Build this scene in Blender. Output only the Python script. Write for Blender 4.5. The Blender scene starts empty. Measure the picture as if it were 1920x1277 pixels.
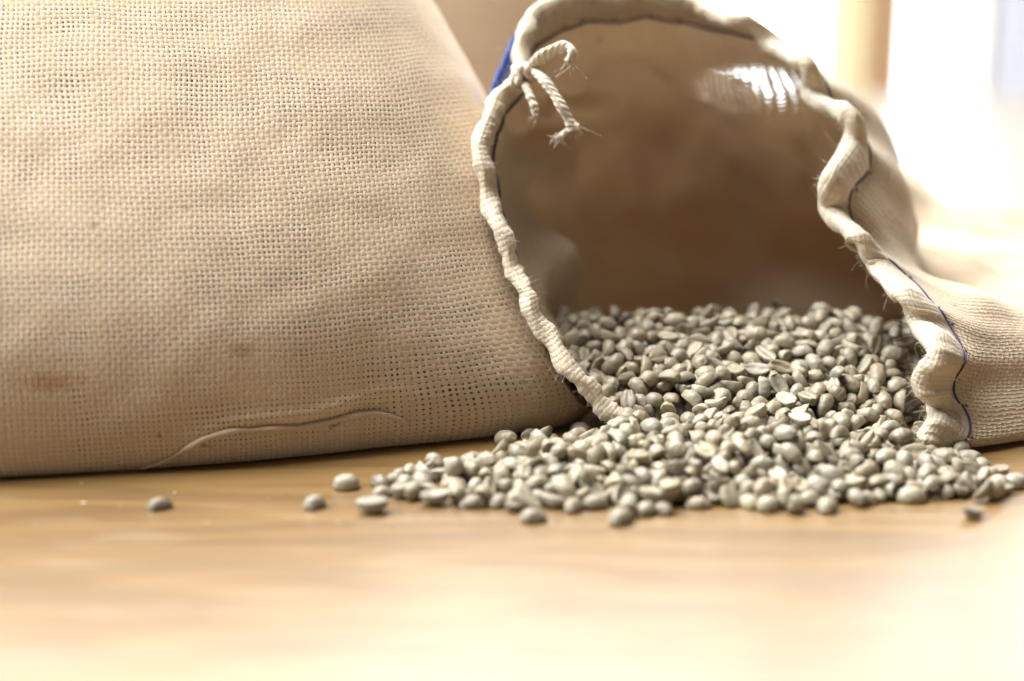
import bpy, bmesh, math, random
import numpy as np
from mathutils import Vector, Matrix, Quaternion, noise as mnoise

S = bpy.context.scene
COL = S.collection
MM = 0.001

# ------------------------------------------------------------------ camera
F_PX, W_PX, H_PX = 2900.0, 1920.0, 1277.0
CAM_H = 0.148
PITCH = math.atan((638.5 + 20.0) / F_PX)
cam = bpy.data.cameras.new("camera")
cam.sensor_width = 36.0
cam.lens = F_PX / W_PX * 36.0
cam.clip_start = 0.01
cam.clip_end = 60.0
cam.dof.use_dof = True
cam.dof.focus_distance = 0.506
cam.dof.aperture_fstop = 3.2
cam.dof.aperture_blades = 0
cam_o = bpy.data.objects.new("camera", cam)
COL.objects.link(cam_o)
cam_o.location = (0, 0, CAM_H)
cam_o.rotation_euler = (math.pi / 2 - PITCH, 0, 0)
S.camera = cam_o

# ------------------------------------------------------------------ light
world = bpy.data.worlds.new("World")
S.world = world
world.use_nodes = True
bg = world.node_tree.nodes["Background"]
bg.inputs[0].default_value = (1.0, 0.95, 0.88, 1)     # soft light thrown back by a pale room
bg.inputs[1].default_value = 0.12


def area_light(name, loc, target, sx, sy, watts, color):
    l = bpy.data.lights.new(name, 'AREA')
    l.shape = 'RECTANGLE'
    l.size, l.size_y = sx, sy
    l.energy = watts
    l.color = color
    o = bpy.data.objects.new(name, l)
    COL.objects.link(o)
    o.location = loc
    o.rotation_euler = (Vector(target) - Vector(loc)).to_track_quat('-Z', 'Y').to_euler()
    return o


area_light("ceiling_light", (-0.40, 0.62, 1.40), (-0.05, 0.45, 0.0), 1.0, 0.7, 44, (1.0, 0.99, 0.98))
area_light("side_window_light", (-1.25, 0.42, 1.0), (-0.10, 0.45, 0.10), 0.9, 0.7, 46, (0.86, 0.94, 1.0))
area_light("back_window_light", (-0.60, 2.2, 1.95), (-0.05, 0.36, 0.0), 2.3, 1.1, 125, (1.0, 0.99, 0.98))
S.view_settings.view_transform = 'Standard'
S.view_settings.look = 'None'
S.view_settings.exposure = 0.2
S.view_settings.gamma = 1.0
S.view_settings.use_curve_mapping = False
S.cycles.max_bounces = 8
S.cycles.transparent_max_bounces = 16
S.cycles.use_denoising = True

# ------------------------------------------------------------------ helpers
CP, SP = math.cos(PITCH), math.sin(PITCH)


def at(px, py, d):
    """a point (metres) seen at photo pixel px,py and d millimetres deep along the view axis"""
    u, v = (px - 960.0) / F_PX, (638.5 - py) / F_PX
    d *= MM
    return np.array([d * u, d * (CP + v * SP), CAM_H + d * (-SP + v * CP)])


def at_z(px, py, z):
    """the same, on the level z millimetres above the table"""
    v = (638.5 - py) / F_PX
    d = (z * MM - CAM_H) / (-SP + v * CP)
    return at(px, py, d / MM)


def mm(x, y, z):
    return np.array([x, y, z]) * MM


def tag(o, label=None, cat=None, group=None, kind=None):
    for k, val in (("label", label), ("category", cat), ("group", group), ("kind", kind)):
        if val:
            o[k] = val
    return o


def empty(name, loc=(0, 0, 0)):
    o = bpy.data.objects.new(name, None)
    COL.objects.link(o)
    o.location = loc
    o.empty_display_size = 0.02
    return o


def link_mesh(name, verts, faces, mat, parent=None, smooth=True, uv=None, attrs=None):
    me = bpy.data.meshes.new(name)
    verts = np.asarray(verts, dtype=np.float64)
    if parent is not None:
        verts = verts - np.array(root_loc(parent))
    faces = np.asarray(faces) if not isinstance(faces, list) else faces
    me.from_pydata(verts.tolist(), [], faces.tolist() if isinstance(faces, np.ndarray) else faces)
    if smooth:
        me.polygons.foreach_set("use_smooth", [True] * len(me.polygons))
    if uv is not None:
        lay = me.uv_layers.new(name="UVMap")
        li = np.empty(len(me.loops), dtype=np.int32)
        me.loops.foreach_get("vertex_index", li)
        lay.data.foreach_set("uv", np.asarray(uv)[li].astype(np.float32).ravel())
    for an, av in (attrs or {}).items():
        a = me.attributes.new(an, 'FLOAT', 'POINT')
        a.data.foreach_set("value", np.asarray(av, dtype=np.float32))
    if mat:
        me.materials.append(mat)
    o = bpy.data.objects.new(name, me)
    COL.objects.link(o)
    if parent is not None:
        o.parent = parent
    return o


def root_loc(o):
    p = Vector((0, 0, 0))
    while o is not None:
        p += o.location
        o = o.parent
    return p


def grid_faces(nu, nv, close_u=False):
    """quads of a grid stored [v][u]"""
    f = []
    mu = nu if close_u else nu - 1
    j, i = np.meshgrid(np.arange(nv - 1), np.arange(mu), indexing='ij')
    i2 = (i + 1) % nu
    return np.stack([j * nu + i, j * nu + i2, (j + 1) * nu + i2, (j + 1) * nu + i], -1).reshape(-1, 4)


def hermite_closed(us, pts, u):
    """periodic Catmull-Rom through pts at parameters us (0..1)"""
    us = np.asarray(us, float)
    pts = np.asarray(pts, float)
    n = len(us)
    ue = np.concatenate([[us[-2] - 1, us[-1] - 1], us, [us[0] + 1, us[1] + 1]])
    pe = np.concatenate([pts[-2:], pts, pts[:2]])
    m = (pe[2:] - pe[:-2]) / (ue[2:] - ue[:-2])[:, None]
    u = np.mod(u, 1.0)
    k = np.searchsorted(ue, u, side='right') - 1
    k = np.clip(k, 1, len(ue) - 3)
    h = (ue[k + 1] - ue[k])
    t = ((u - ue[k]) / h)[:, None]
    h = h[:, None]
    return ((2 * t**3 - 3 * t**2 + 1) * pe[k] + (t**3 - 2 * t**2 + t) * h * m[k - 1]
            + (-2 * t**3 + 3 * t**2) * pe[k + 1] + (t**3 - t**2) * h * m[k])


def catmull(pts, n):
    """open Catmull-Rom through pts, n samples"""
    p = np.asarray(pts, float)
    pe = np.concatenate([[2 * p[0] - p[1]], p, [2 * p[-1] - p[-2]]])
    t = np.linspace(0, len(p) - 1 - 1e-9, n)
    k = t.astype(int)
    t = (t - k)[:, None]
    a, b, c, d = pe[k], pe[k + 1], pe[k + 2], pe[k + 3]
    return 0.5 * (2 * b + (c - a) * t + (2 * a - 5 * b + 4 * c - d) * t**2 + (3 * b - a - 3 * c + d) * t**3)


def fnoise(P, scale, seed=0.0, octaves=2):
    """smooth noise, -1..1, at points P"""
    off = Vector((seed * 7.13, seed * 3.77, seed * 5.31))
    return np.array([mnoise.fractal(Vector(p) * scale + off, 1.0, 2.0, octaves) for p in P])


def tube(path, rad, ns=8, flat=1.0, caps=True):
    """verts, faces, uv of a tube along path (n,3); rad scalar or (n,)"""
    path = np.asarray(path, float)
    n = len(path)
    rad = np.broadcast_to(np.asarray(rad, float), (n,))
    T = np.gradient(path, axis=0)
    T /= np.linalg.norm(T, axis=1)[:, None] + 1e-12
    nrm = np.cross(T[0], [0.3, 0.2, 1.0])
    nrm /= np.linalg.norm(nrm)
    V = []
    L = np.concatenate([[0], np.cumsum(np.linalg.norm(np.diff(path, axis=0), axis=1))])
    for i in range(n):
        nrm = nrm - T[i] * nrm.dot(T[i])
        nrm /= np.linalg.norm(nrm) + 1e-12
        bi = np.cross(T[i], nrm)
        a = np.linspace(0, 2 * np.pi, ns, endpoint=False)
        V.append(path[i] + rad[i] * (np.cos(a)[:, None] * nrm + flat * np.sin(a)[:, None] * bi))
    V = np.concatenate(V)
    F = grid_faces(ns, n, True).tolist()
    uv = np.stack([np.tile(np.linspace(0, 1, ns) * 2 * np.pi * rad.mean(), n), np.repeat(L, ns)], -1)
    if caps:
        F.append(list(range(ns))[::-1])
        F.append(list(range((n - 1) * ns, n * ns)))
    return V, F, uv


class Joined:
    def __init__(self):
        self.v, self.f, self.uv, self.n = [], [], [], 0
        self.at = {}

    def add(self, v, f, uv=None, **at_):
        self.v.append(np.asarray(v))
        self.f += [[i + self.n for i in q] for q in (f.tolist() if isinstance(f, np.ndarray) else f)]
        self.uv.append(np.zeros((len(v), 2)) if uv is None else uv)
        for k, x in at_.items():
            self.at.setdefault(k, []).append(np.broadcast_to(x, (len(v),)))
        self.n += len(v)

    def build(self, name, mat, parent=None, smooth=True):
        return link_mesh(name, np.concatenate(self.v), self.f, mat, parent, smooth, np.concatenate(self.uv),
                         {k: np.concatenate(x) for k, x in self.at.items()})


# ------------------------------------------------------------------ material node helper
class NT:
    def __init__(self, name):
        self.m = bpy.data.materials.new(name)
        self.m.use_nodes = True
        self.t = self.m.node_tree
        for n in list(self.t.nodes):
            self.t.nodes.remove(n)
        self.out = self.t.nodes.new('ShaderNodeOutputMaterial')

    def node(self, typ, ins=None, **props):
        n = self.t.nodes.new(typ)
        for k, v in props.items():
            setattr(n, k, v)
        for k, v in (ins or {}).items():
            self.set(n.inputs[k], v)
        return n

    def set(self, sock, v):
        if hasattr(v, 'is_linked') or isinstance(v, bpy.types.NodeSocket):
            self.t.links.new(v, sock)
        else:
            sock.default_value = v

    def m_(self, op, a, b=0.0, c=0.0, clamp=False):
        n = self.t.nodes.new('ShaderNodeMath')
        n.operation = op
        n.use_clamp = clamp
        self.set(n.inputs[0], a)
        self.set(n.inputs[1], b)
        self.set(n.inputs[2], c)
        return n.outputs[0]

    def smooth(self, x, lo, hi, a=0.0, b=1.0):
        n = self.t.nodes.new('ShaderNodeMapRange')
        n.interpolation_type = 'SMOOTHSTEP'
        for i, v in enumerate((x, lo, hi, a, b)):
            self.set(n.inputs[i], v)
        return n.outputs[0]

    def noise(self, vec, scale, detail=2.0, rough=0.5, dist=0.0, dim='3D'):
        n = self.node('ShaderNodeTexNoise', {'Scale': scale, 'Detail': detail, 'Roughness': rough, 'Distortion': dist})
        n.noise_dimensions = dim
        self.set(n.inputs['Vector'], vec)
        return n.outputs['Fac']

    def white(self, w):
        n = self.node('ShaderNodeTexWhiteNoise')
        n.noise_dimensions = '1D'
        self.set(n.inputs['W'], w)
        return n.outputs['Value']

    def mix(self, f, a, b):
        n = self.node('ShaderNodeMix', data_type='RGBA')
        self.set(n.inputs[0], f)
        self.set(n.inputs[6], a)
        self.set(n.inputs[7], b)
        return n.outputs[2]

    def mixs(self, f, a, b):
        n = self.t.nodes.new('ShaderNodeMixShader')
        self.set(n.inputs[0], f)
        self.t.links.new(a, n.inputs[1])
        self.t.links.new(b, n.inputs[2])
        return n.outputs[0]

    def done(self, shader):
        self.t.links.new(shader, self.out.inputs['Surface'])
        return self.m


def c4(r, g, b):
    return (r, g, b, 1.0)


def burlap(name, pu=1.7, pv=1.7, wu=0.80, wv=0.86, c1=(0.66, 0.545, 0.39), c2=(0.52, 0.39, 0.245), transl=0.15,
           stains=(), bump=0.55, hole_alpha=1.0, loose=False, weft=0.9):
    """loose plain weave: thread coverage, over-under relief, open holes, slubs; UVs are in metres"""
    n = NT(name)
    uv = n.node('ShaderNodeUVMap').outputs[0]
    sep = n.node('ShaderNodeSeparateXYZ', {0: uv})
    x, y = sep.outputs[0], sep.outputs[1]
    # threads wander a little
    wob = n.node('ShaderNodeTexNoise', {'Vector': uv, 'Scale': 160.0, 'Detail': 2.0})
    ws = n.node('ShaderNodeSeparateColor', {0: wob.outputs['Color']})
    wob2 = n.node('ShaderNodeTexNoise', {'Vector': uv, 'Scale': 28.0, 'Detail': 1.0})
    ws2 = n.node('ShaderNodeSeparateColor', {0: wob2.outputs['Color']})

    def axis(coord, p, a, b):
        q = n.m_('MULTIPLY', coord, 1000.0 / p)
        q = n.m_('ADD', q, n.m_('MULTIPLY_ADD', a, 0.6, -0.3))
        return n.m_('ADD', q, n.m_('MULTIPLY_ADD', b, 2.2, -1.1))
    U = axis(x, pu, ws.outputs[0], ws2.outputs[0])
    V = axis(y, pv, ws.outputs[1], ws2.outputs[1])
    fu, fv = n.m_('FLOOR', U), n.m_('FLOOR', V)
    au = n.m_('ABSOLUTE', n.m_('MULTIPLY_ADD', n.m_('FRACT', U), 2.0, -1.0))
    av = n.m_('ABSOLUTE', n.m_('MULTIPLY_ADD', n.m_('FRACT', V), 2.0, -1.0))
    ru, rv = n.white(fu), n.white(n.m_('ADD', fv, 517.3))
    # slub noise stretched along each thread
    su = n.noise(n.node('ShaderNodeCombineXYZ', {0: n.m_('MULTIPLY', fu, 3.7), 1: n.m_('MULTIPLY', y, 90.0)}).outputs[0], 1.0, 2.0)
    sv = n.noise(n.node('ShaderNodeCombineXYZ', {0: n.m_('MULTIPLY', x, 90.0), 1: n.m_('MULTIPLY', fv, 3.7), 2: 4.0}).outputs[0], 1.0, 2.0)
    dens = n.noise(uv, 22.0, 2.0)        # looser and tighter places
    d_off = n.m_('MULTIPLY_ADD', dens, 0.55, -0.275)
    if loose:                              # attribute 'loose' opens the weave to make a patch of light
        lo = n.node('ShaderNodeAttribute', attribute_name='loose').outputs['Fac']
        d_off = n.m_('SUBTRACT', n.m_('ADD', d_off, 0.05), n.m_('MULTIPLY', lo, 0.21))
        hole_alpha = n.m_('MULTIPLY_ADD', lo, 0.97, 0.03)

    def width(w, r, s):
        q = n.m_('ADD', n.m_('MULTIPLY_ADD', r, 0.30, w - 0.15), n.m_('MULTIPLY_ADD', s, 0.66, -0.33))
        return n.m_('ADD', q, d_off)
    Wu, Wv = width(wu, ru, su), width(wv, rv, sv)
    cu = n.smooth(n.m_('SUBTRACT', au, Wu), -0.10, 0.12, 1.0, 0.0)
    cv = n.smooth(n.m_('SUBTRACT', av, Wv), -0.10, 0.12, 1.0, 0.0)
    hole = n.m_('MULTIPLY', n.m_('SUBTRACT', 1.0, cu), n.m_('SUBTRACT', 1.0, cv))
    # relief
    ph_u = n.m_('COSINE', n.m_('MULTIPLY', n.m_('ADD', n.m_('SUBTRACT', V, 0.5), fu), math.pi))
    ph_v = n.m_('COSINE', n.m_('MULTIPLY', n.m_('ADD', n.m_('SUBTRACT', U, 0.5), fv), math.pi))
    ph_v = n.m_('MULTIPLY', ph_v, -1.0)

    def prof(a, w, ph):
        r = n.m_('DIVIDE', a, n.m_('MAXIMUM', w, 0.2))
        r = n.m_('SQRT', n.m_('MAXIMUM', n.m_('SUBTRACT', 1.0, n.m_('MULTIPLY', r, r)), 0.0))
        return n.m_('MULTIPLY', r, n.m_('MULTIPLY_ADD', ph, 0.34, 0.66))
    hu, hv = prof(au, Wu, ph_u), n.m_('MULTIPLY', prof(av, Wv, ph_v), weft)
    H = n.m_('MAXIMUM', hu, hv)
    onu = n.m_('GREATER_THAN', hu, hv)
    # fibres along the thread on top
    fib_u = n.noise(n.node('ShaderNodeCombineXYZ', {0: n.m_('MULTIPLY', x, 9000.0), 1: n.m_('MULTIPLY', y, 700.0)}).outputs[0], 1.0, 2.0)
    fib_v = n.noise(n.node('ShaderNodeCombineXYZ', {0: n.m_('MULTIPLY', x, 700.0), 1: n.m_('MULTIPLY', y, 9000.0)}).outputs[0], 1.0, 2.0)
    fib = n.node('ShaderNodeMix', {0: onu, 2: fib_v, 3: fib_u}).outputs[0]
    thr = n.node('ShaderNodeMix', {0: onu, 2: rv, 3: ru}).outputs[0]
    slub = n.node('ShaderNodeMix', {0: onu, 2: sv, 3: su}).outputs[0]
    k = n.m_('ADD', n.m_('MULTIPLY', thr, 0.55), n.m_('MULTIPLY_ADD', slub, 0.9, -0.25))
    k = n.m_('ADD', k, n.m_('MULTIPLY_ADD', fib, 0.5, -0.25), clamp=True)
    col = n.mix(k, c4(*c1), c4(*c2))
    if loose:                              # gaps painted dark, standing in for the shade inside the holes
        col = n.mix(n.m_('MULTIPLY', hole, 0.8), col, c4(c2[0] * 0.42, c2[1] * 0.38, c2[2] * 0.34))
    blot = n.smooth(n.noise(uv, 12.0, 3.0, 0.6), 0.45, 0.75)
    col = n.mix(n.m_('MULTIPLY', blot, 0.35), col, c4(c2[0] * 0.95, c2[1] * 0.92, c2[2] * 0.9))
    # dark husk flecks caught in single threads
    fuv = n.node('ShaderNodeVectorMath', {0: uv, 1: n.node('ShaderNodeVectorMath', {0: wob.outputs['Color'], 1: (0.014, 0.005, 0.0)}, operation='MULTIPLY').outputs[0]}, operation='ADD').outputs[0]
    fleck = n.node('ShaderNodeTexVoronoi', {'Vector': fuv, 'Scale': 70.0})
    fl = n.smooth(fleck.outputs['Distance'], 0.05, 0.11, 1.0, 0.0)
    fl = n.m_('MULTIPLY', fl, n.m_('GREATER_THAN', n.node('ShaderNodeSeparateColor', {0: fleck.outputs['Color']}).outputs[0], 0.62))
    col = n.mix(n.m_('MULTIPLY', fl, 0.5), col, c4(0.16, 0.085, 0.04))
    for (sx, sy, rx, ry, sc) in stains:
        dx = n.m_('DIVIDE', n.m_('SUBTRACT', x, sx), rx)
        dy = n.m_('DIVIDE', n.m_('SUBTRACT', y, sy), ry)
        dd = n.m_('SQRT', n.m_('ADD', n.m_('MULTIPLY', dx, dx), n.m_('MULTIPLY', dy, dy)))
        dd = n.m_('ADD', dd, n.m_('MULTIPLY_ADD', n.noise(uv, 300.0, 2.0), 1.6, -0.8))
        col = n.mix(n.smooth(dd, 0.2, 1.2, 0.5, 0.0), col, c4(*sc))
    hgt = n.m_('ADD', H, n.m_('MULTIPLY', fib, 0.22))
    bmp = n.node('ShaderNodeBump', {'Strength': bump, 'Distance': 0.0006, 'Height': hgt})
    pr = n.node('ShaderNodeBsdfPrincipled', {'Base Color': col, 'Roughness': 0.85, 'Normal': bmp.outputs[0],
                                            'Sheen Weight': 0.12, 'Sheen Roughness': 0.5, 'Specular IOR Level': 0.15})
    thru = n.mix(1.0, col, c4(0.95, 0.74, 0.55))
    thru.node.blend_type = 'MULTIPLY'
    tr = n.node('ShaderNodeBsdfTranslucent', {'Color': thru, 'Normal': bmp.outputs[0]})
    sh = n.mixs(transl, pr.outputs[0], tr.outputs[0])
    tp = n.node('ShaderNodeBsdfTransparent')
    sh = n.mixs(n.m_('MULTIPLY', hole, hole_alpha), sh, tp.outputs[0])
    return n.done(sh)


def plain(name, col, rough=0.6, col2=None, scale=200.0, spec=0.4, bump=0.0, bscale=400.0, sheen=0.0):
    n = NT(name)
    tc = n.node('ShaderNodeTexCoord').outputs['Object']
    c = c4(*col)
    if col2:
        c = n.mix(n.noise(tc, scale, 3.0), c4(*col), c4(*col2))
    ins = {'Base Color': c, 'Roughness': rough, 'Specular IOR Level': spec, 'Sheen Weight': sheen}
    if bump:
        ins['Normal'] = n.node('ShaderNodeBump', {'Strength': bump, 'Distance': 0.0005, 'Height': n.noise(tc, bscale, 3.0)}).outputs[0]
    return n.done(n.node('ShaderNodeBsdfPrincipled', ins).outputs[0])


def emission(name, col, strength):
    n = NT(name)
    return n.done(n.node('ShaderNodeEmission', {0: c4(*col), 1: strength}).outputs[0])


def wood_table():
    n = NT('varnished_wood')
    tc = n.node('ShaderNodeTexCoord').outputs['Object']
    mp = n.node('ShaderNodeMapping', {'Vector': tc, 'Scale': (1.0, 9.0, 9.0)}).outputs[0]
    warp = n.noise(mp, 2.6, 3.0, 0.5)
    fine = n.noise(n.node('ShaderNodeMapping', {'Vector': tc, 'Scale': (14.0, 420.0, 1.0)}).outputs[0], 1.0, 3.0, 0.6)
    rings = n.m_('FRACT', n.m_('MULTIPLY', warp, 9.0))
    rings = n.smooth(n.m_('ABSOLUTE', n.m_('MULTIPLY_ADD', rings, 2.0, -1.0)), 0.0, 1.0)
    k = n.m_('ADD', n.m_('MULTIPLY', rings, 0.45), n.m_('MULTIPLY_ADD', fine, 1.1, -0.3), clamp=True)
    col = n.mix(k, c4(0.115, 0.057, 0.013), c4(0.235, 0.132, 0.036))
    # pores
    por = n.noise(n.node('ShaderNodeMapping', {'Vector': tc, 'Scale': (60.0, 1500.0, 1.0)}).outputs[0], 1.0, 1.0)
    col = n.mix(n.smooth(por, 0.66, 0.74, 0.0, 0.5), col, c4(0.08, 0.035, 0.012))
    # worn streaks and tiny scratches in the varnish
    wear = n.smooth(n.noise(n.node('ShaderNodeMapping', {'Vector': tc, 'Scale': (22.0, 75.0, 1.0)}).outputs[0], 1.0, 4.0, 0.6), 0.52, 0.75)
    rough = n.m_('MULTIPLY_ADD', wear, 0.16, 0.42)
    hgt = n.m_('ADD', n.m_('MULTIPLY', fine, 0.25), n.noise(n.node('ShaderNodeMapping', {'Vector': tc, 'Scale': (45.0, 110.0, 1.0)}).outputs[0], 1.0, 2.0))
    bmp = n.node('ShaderNodeBump', {'Strength': 0.30, 'Distance': 0.0012, 'Height': hgt})
    pr = n.node('ShaderNodeBsdfPrincipled', {'Base Color': col, 'Roughness': rough, 'Normal': bmp.outputs[0],
                                            'Specular IOR Level': 1.0, 'Coat Weight': 0.5, 'Coat Roughness': 0.28})
    return n.done(pr.outputs[0])


# ------------------------------------------------------------------ table and background
M_WOOD = wood_table()


def slab(name, poly, z0, z1, mat, parent=None, bevel=0.0015):
    bm = bmesh.new()
    vs = [bm.verts.new((x, y, z1)) for x, y in poly]
    f = bm.faces.new(vs)
    r = bmesh.ops.extrude_face_region(bm, geom=[f])
    for v in r['geom']:
        if isinstance(v, bmesh.types.BMVert):
            v.co.z = z0
    bmesh.ops.recalc_face_normals(bm, faces=bm.faces)
    if bevel:
        bmesh.ops.bevel(bm, geom=list(bm.edges), offset=bevel, segments=2, affect='EDGES')
    me = bpy.data.meshes.new(name)
    bm.to_mesh(me)
    bm.free()
    me.materials.append(mat)
    o = bpy.data.objects.new(name, me)
    COL.objects.link(o)
    if parent:
        o.parent = parent
        o.location = -Vector(parent.location)
    return o


table = empty('wooden_table', (0, 1.2, -0.03))
tag(table, 'varnished light brown wooden table top under the sacks and beans', 'table')
# a joint between the fixed top and its leaf runs off to the back right
j0 = np.array([0.110, 0.80]); j1 = np.array([0.72, 2.23])
jd = (j1 - j0) / np.linalg.norm(j1 - j0)
jb = j1
gap = np.array([jd[1], -jd[0]]) * 0.0022
TT = [(-1.3, 0.02), (1.35, 0.02), (1.35, 0.93), (0.17, 0.93), tuple(jb), (-1.3, 2.34)]
slab('tabletop', TT, -0.03, 0.0, M_WOOD, table)
slab('table_leaf', [(0.174, 0.934), (1.35, 0.934), (1.35, 2.17), tuple(jb + gap * 2)], -0.03, -0.0006, M_WOOD, table)

# pale room end: bright doorway glass between wooden posts and curtains, far out of focus
YB = 3.2


def wx(px):
    return (px - 960.0) / F_PX * (YB + 0.0)


def box(name, x0, x1, y0, y1, z0, z1, mat, parent=None, bevel=0.004):
    return slab(name, [(x0, y0), (x1, y0), (x1, y1), (x0, y1)], z0, z1, mat, parent, bevel)


M_SKY = emission('daylight_sky', (0.93, 0.98, 1.0), 9.0)
sky = link_mesh('sky', [(-3.5, 5.2, -2.5), (5.5, 5.2, -2.5), (5.5, 5.2, 3.0), (-3.5, 5.2, 3.0)], [[0, 1, 2, 3]], M_SKY, smooth=False)
tag(sky, kind='structure')
M_WALL = plain('cream_wall', (0.74, 0.68, 0.58), 0.9, (0.70, 0.63, 0.53), 3.0)
M_POST = plain('pale_oak_post', (0.74, 0.58, 0.40), 0.5, (0.68, 0.50, 0.33), 14.0)


def drape(name, col, transl):
    n = NT(name)
    tc = n.node('ShaderNodeTexCoord').outputs['Object']
    k = n.noise(n.node('ShaderNodeMapping', {'Vector': tc, 'Scale': (900.0, 900.0, 900.0)}).outputs[0], 1.0, 2.0)
    c = n.mix(k, c4(*col), c4(*[q * 0.85 for q in col]))
    d = n.node('ShaderNodeBsdfDiffuse', {0: c})
    t = n.node('ShaderNodeBsdfTranslucent', {0: c})
    return n.done(n.mixs(transl, d.outputs[0], t.outputs[0]))


M_CURT_Y = drape('yellow_curtain', (0.90, 0.85, 0.70), 0.46)
M_CURT_T = drape('tan_curtain', (0.78, 0.58, 0.38), 0.20)
M_CURT_G = drape('grey_curtain', (0.83, 0.83, 0.86), 0.30)
wall = box('wall', -3.2, wx(1285), YB, YB + 0.12, -0.75, 1.9, M_WALL)
tag(wall, kind='structure')



def curtain(name, x0, x1, y, mat, label, waves, amp=0.02):
    nx, nz = 90, 12
    xs = np.linspace(x0, x1, nx)
    V = []
    for z in np.linspace(-0.74, 1.75, nz):
        fl = 1.0 - 0.3 * (z + 0.74) / 2.5
        V += [(x, y + amp * fl * math.sin((x - x0) / (x1 - x0) * waves * 2 * math.pi) + 0.4 * amp * math.sin(31 * x), z) for x in xs]
    o = link_mesh(name, V, grid_faces(nx, nz), mat)
    so = o.modifiers.new('thick', 'SOLIDIFY')
    so.thickness = 0.003
    return tag(o, label, 'curtain')


curtain('curtain', wx(1530), wx(1612), YB + 0.02, M_CURT_Y, 'pale yellow curtain hanging beside the bright window, far behind the sacks', 3)
curtain('curtain', wx(1612), wx(1694), YB + 0.02, M_CURT_T, 'tan curtain panel next to the pale yellow one, far out of focus', 2)
post2 = box('window_post', wx(1822), wx(1838), YB + 0.01, YB + 0.07, -0.75, 1.85, M_POST)
tag(post2, 'thin brownish upright at the edge of the grey curtain', 'window post')
curtain('curtain', wx(1838), wx(2080), YB + 0.03, M_CURT_G, 'pale grey blue curtain at the edge of the picture behind the table', 5)

# ------------------------------------------------------------------ the full standing sack
def standing_sack(name, C, yaw, a, b, prof, lean, mat, label, nth=260, nz=150, seed=1.0, ridge=None, expo=2.6, lump=0.0004):
    """prof: list of (z mm, scale); lean: how far the middle drifts back per mm of height"""
    pz = np.array([p[0] for p in prof], float)
    ps = np.array([p[1] for p in prof], float)
    t = np.linspace(0, 1, nz)
    zp = catmull(np.stack([pz, ps], -1), nz)
    th = np.linspace(-np.pi / 2 - np.pi, -np.pi / 2 + np.pi, nth)      # starts at the back, front in the middle
    cx, sx = np.cos(th), np.sin(th)
    ex = 2.0 / expo
    lx = np.sign(cx) * np.abs(cx) ** ex
    ly = np.sign(sx) * np.abs(sx) ** ex
    ca, sa = math.cos(yaw), math.sin(yaw)
    V = np.zeros((nz, nth, 3))
    UV = np.zeros((nz, nth, 2))
    vprev, vl = None, 0.0
    for j in range(nz):
        z, s = zp[j]
        s = max(s, 0.004)
        px = lx * a * (s if z > 42 else max(s, s + (1.008 - s) * 0.88))
        py = ly * b * s
        X = C[0] + ca * px - sa * py - sa * lean * z * z / (z + 70.0)
        Y = C[1] + sa * px + ca * py + ca * lean * z * z / (z + 70.0)
        V[j] = np.stack([X, Y, np.full(nth, z)], -1)
        seg = np.hypot(np.diff(px), np.diff(py))
        L = np.concatenate([[0], np.cumsum(seg)])
        L -= L[nth // 2]
        mid = V[j, nth // 2]
        if vprev is not None:
            vl += np.linalg.norm(mid - vprev)
        vprev = mid.copy()
        UV[j, :, 0] = L
        UV[j, :, 1] = vl
    V *= MM
    UV *= MM
    du = np.gradient(V, axis=1)
    dv = np.gradient(V, axis=0)
    N = np.cross(du, dv)
    N /= np.linalg.norm(N, axis=2)[..., None] + 1e-12
    P = V.reshape(-1, 3)
    dsp = lump * fnoise(P, 55.0, seed, 2) + 0.0011 * fnoise(P, 8.0, seed + 3, 1)
    if ridge is not None:
        dsp = dsp + ridge(P)
    lowfade = np.clip(P[:, 2] / 0.012, 0, 1)
    V = P + N.reshape(-1, 3) * (dsp * lowfade)[:, None]
    V[:, 2] = np.maximum(V[:, 2], 0.0006)
    root = empty(name, (C[0] * MM, C[1] * MM, 0))
    tag(root, label, 'sack', 'burlap coffee sacks')
    o = link_mesh('cloth', V, grid_faces(nth, nz), mat, root, uv=UV.reshape(-1, 2))
    # the beans that fill it, just behind the cloth
    Vi = P - N.reshape(-1, 3) * 0.004
    Vi[:, 2] = np.maximum(Vi[:, 2], 0.003)
    st = 3
    idx = np.arange(nz * nth).reshape(nz, nth)[::st, ::st]
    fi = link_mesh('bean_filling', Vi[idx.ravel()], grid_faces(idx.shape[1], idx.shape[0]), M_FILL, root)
    fi['kind'] = 'stuff'
    return root, V.reshape(nz, nth, 3), N


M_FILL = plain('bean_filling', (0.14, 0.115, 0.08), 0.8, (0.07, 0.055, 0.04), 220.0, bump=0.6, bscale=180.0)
M_BUR_L = burlap('burlap_coarse', 1.66, 1.76, 0.78, 0.75, bump=0.45, weft=0.64, c1=(0.73, 0.595, 0.445), c2=(0.59, 0.45, 0.29), stains=((-0.010, 0.033, 0.013, 0.0035, (0.40, 0.16, 0.04)),
                                                                  (0.046, 0.040, 0.005, 0.003, (0.34, 0.20, 0.10))))
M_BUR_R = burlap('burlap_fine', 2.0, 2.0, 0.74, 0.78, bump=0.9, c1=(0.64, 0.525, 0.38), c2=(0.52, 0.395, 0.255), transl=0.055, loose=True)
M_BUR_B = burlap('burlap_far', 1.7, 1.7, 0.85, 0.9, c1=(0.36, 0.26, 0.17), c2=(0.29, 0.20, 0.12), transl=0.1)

RIDGE_PX = [(270, 876), (320, 858), (375, 825), (430, 806), (500, 803), (570, 800), (640, 784), (690, 771), (718, 776), (745, 794)]


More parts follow.
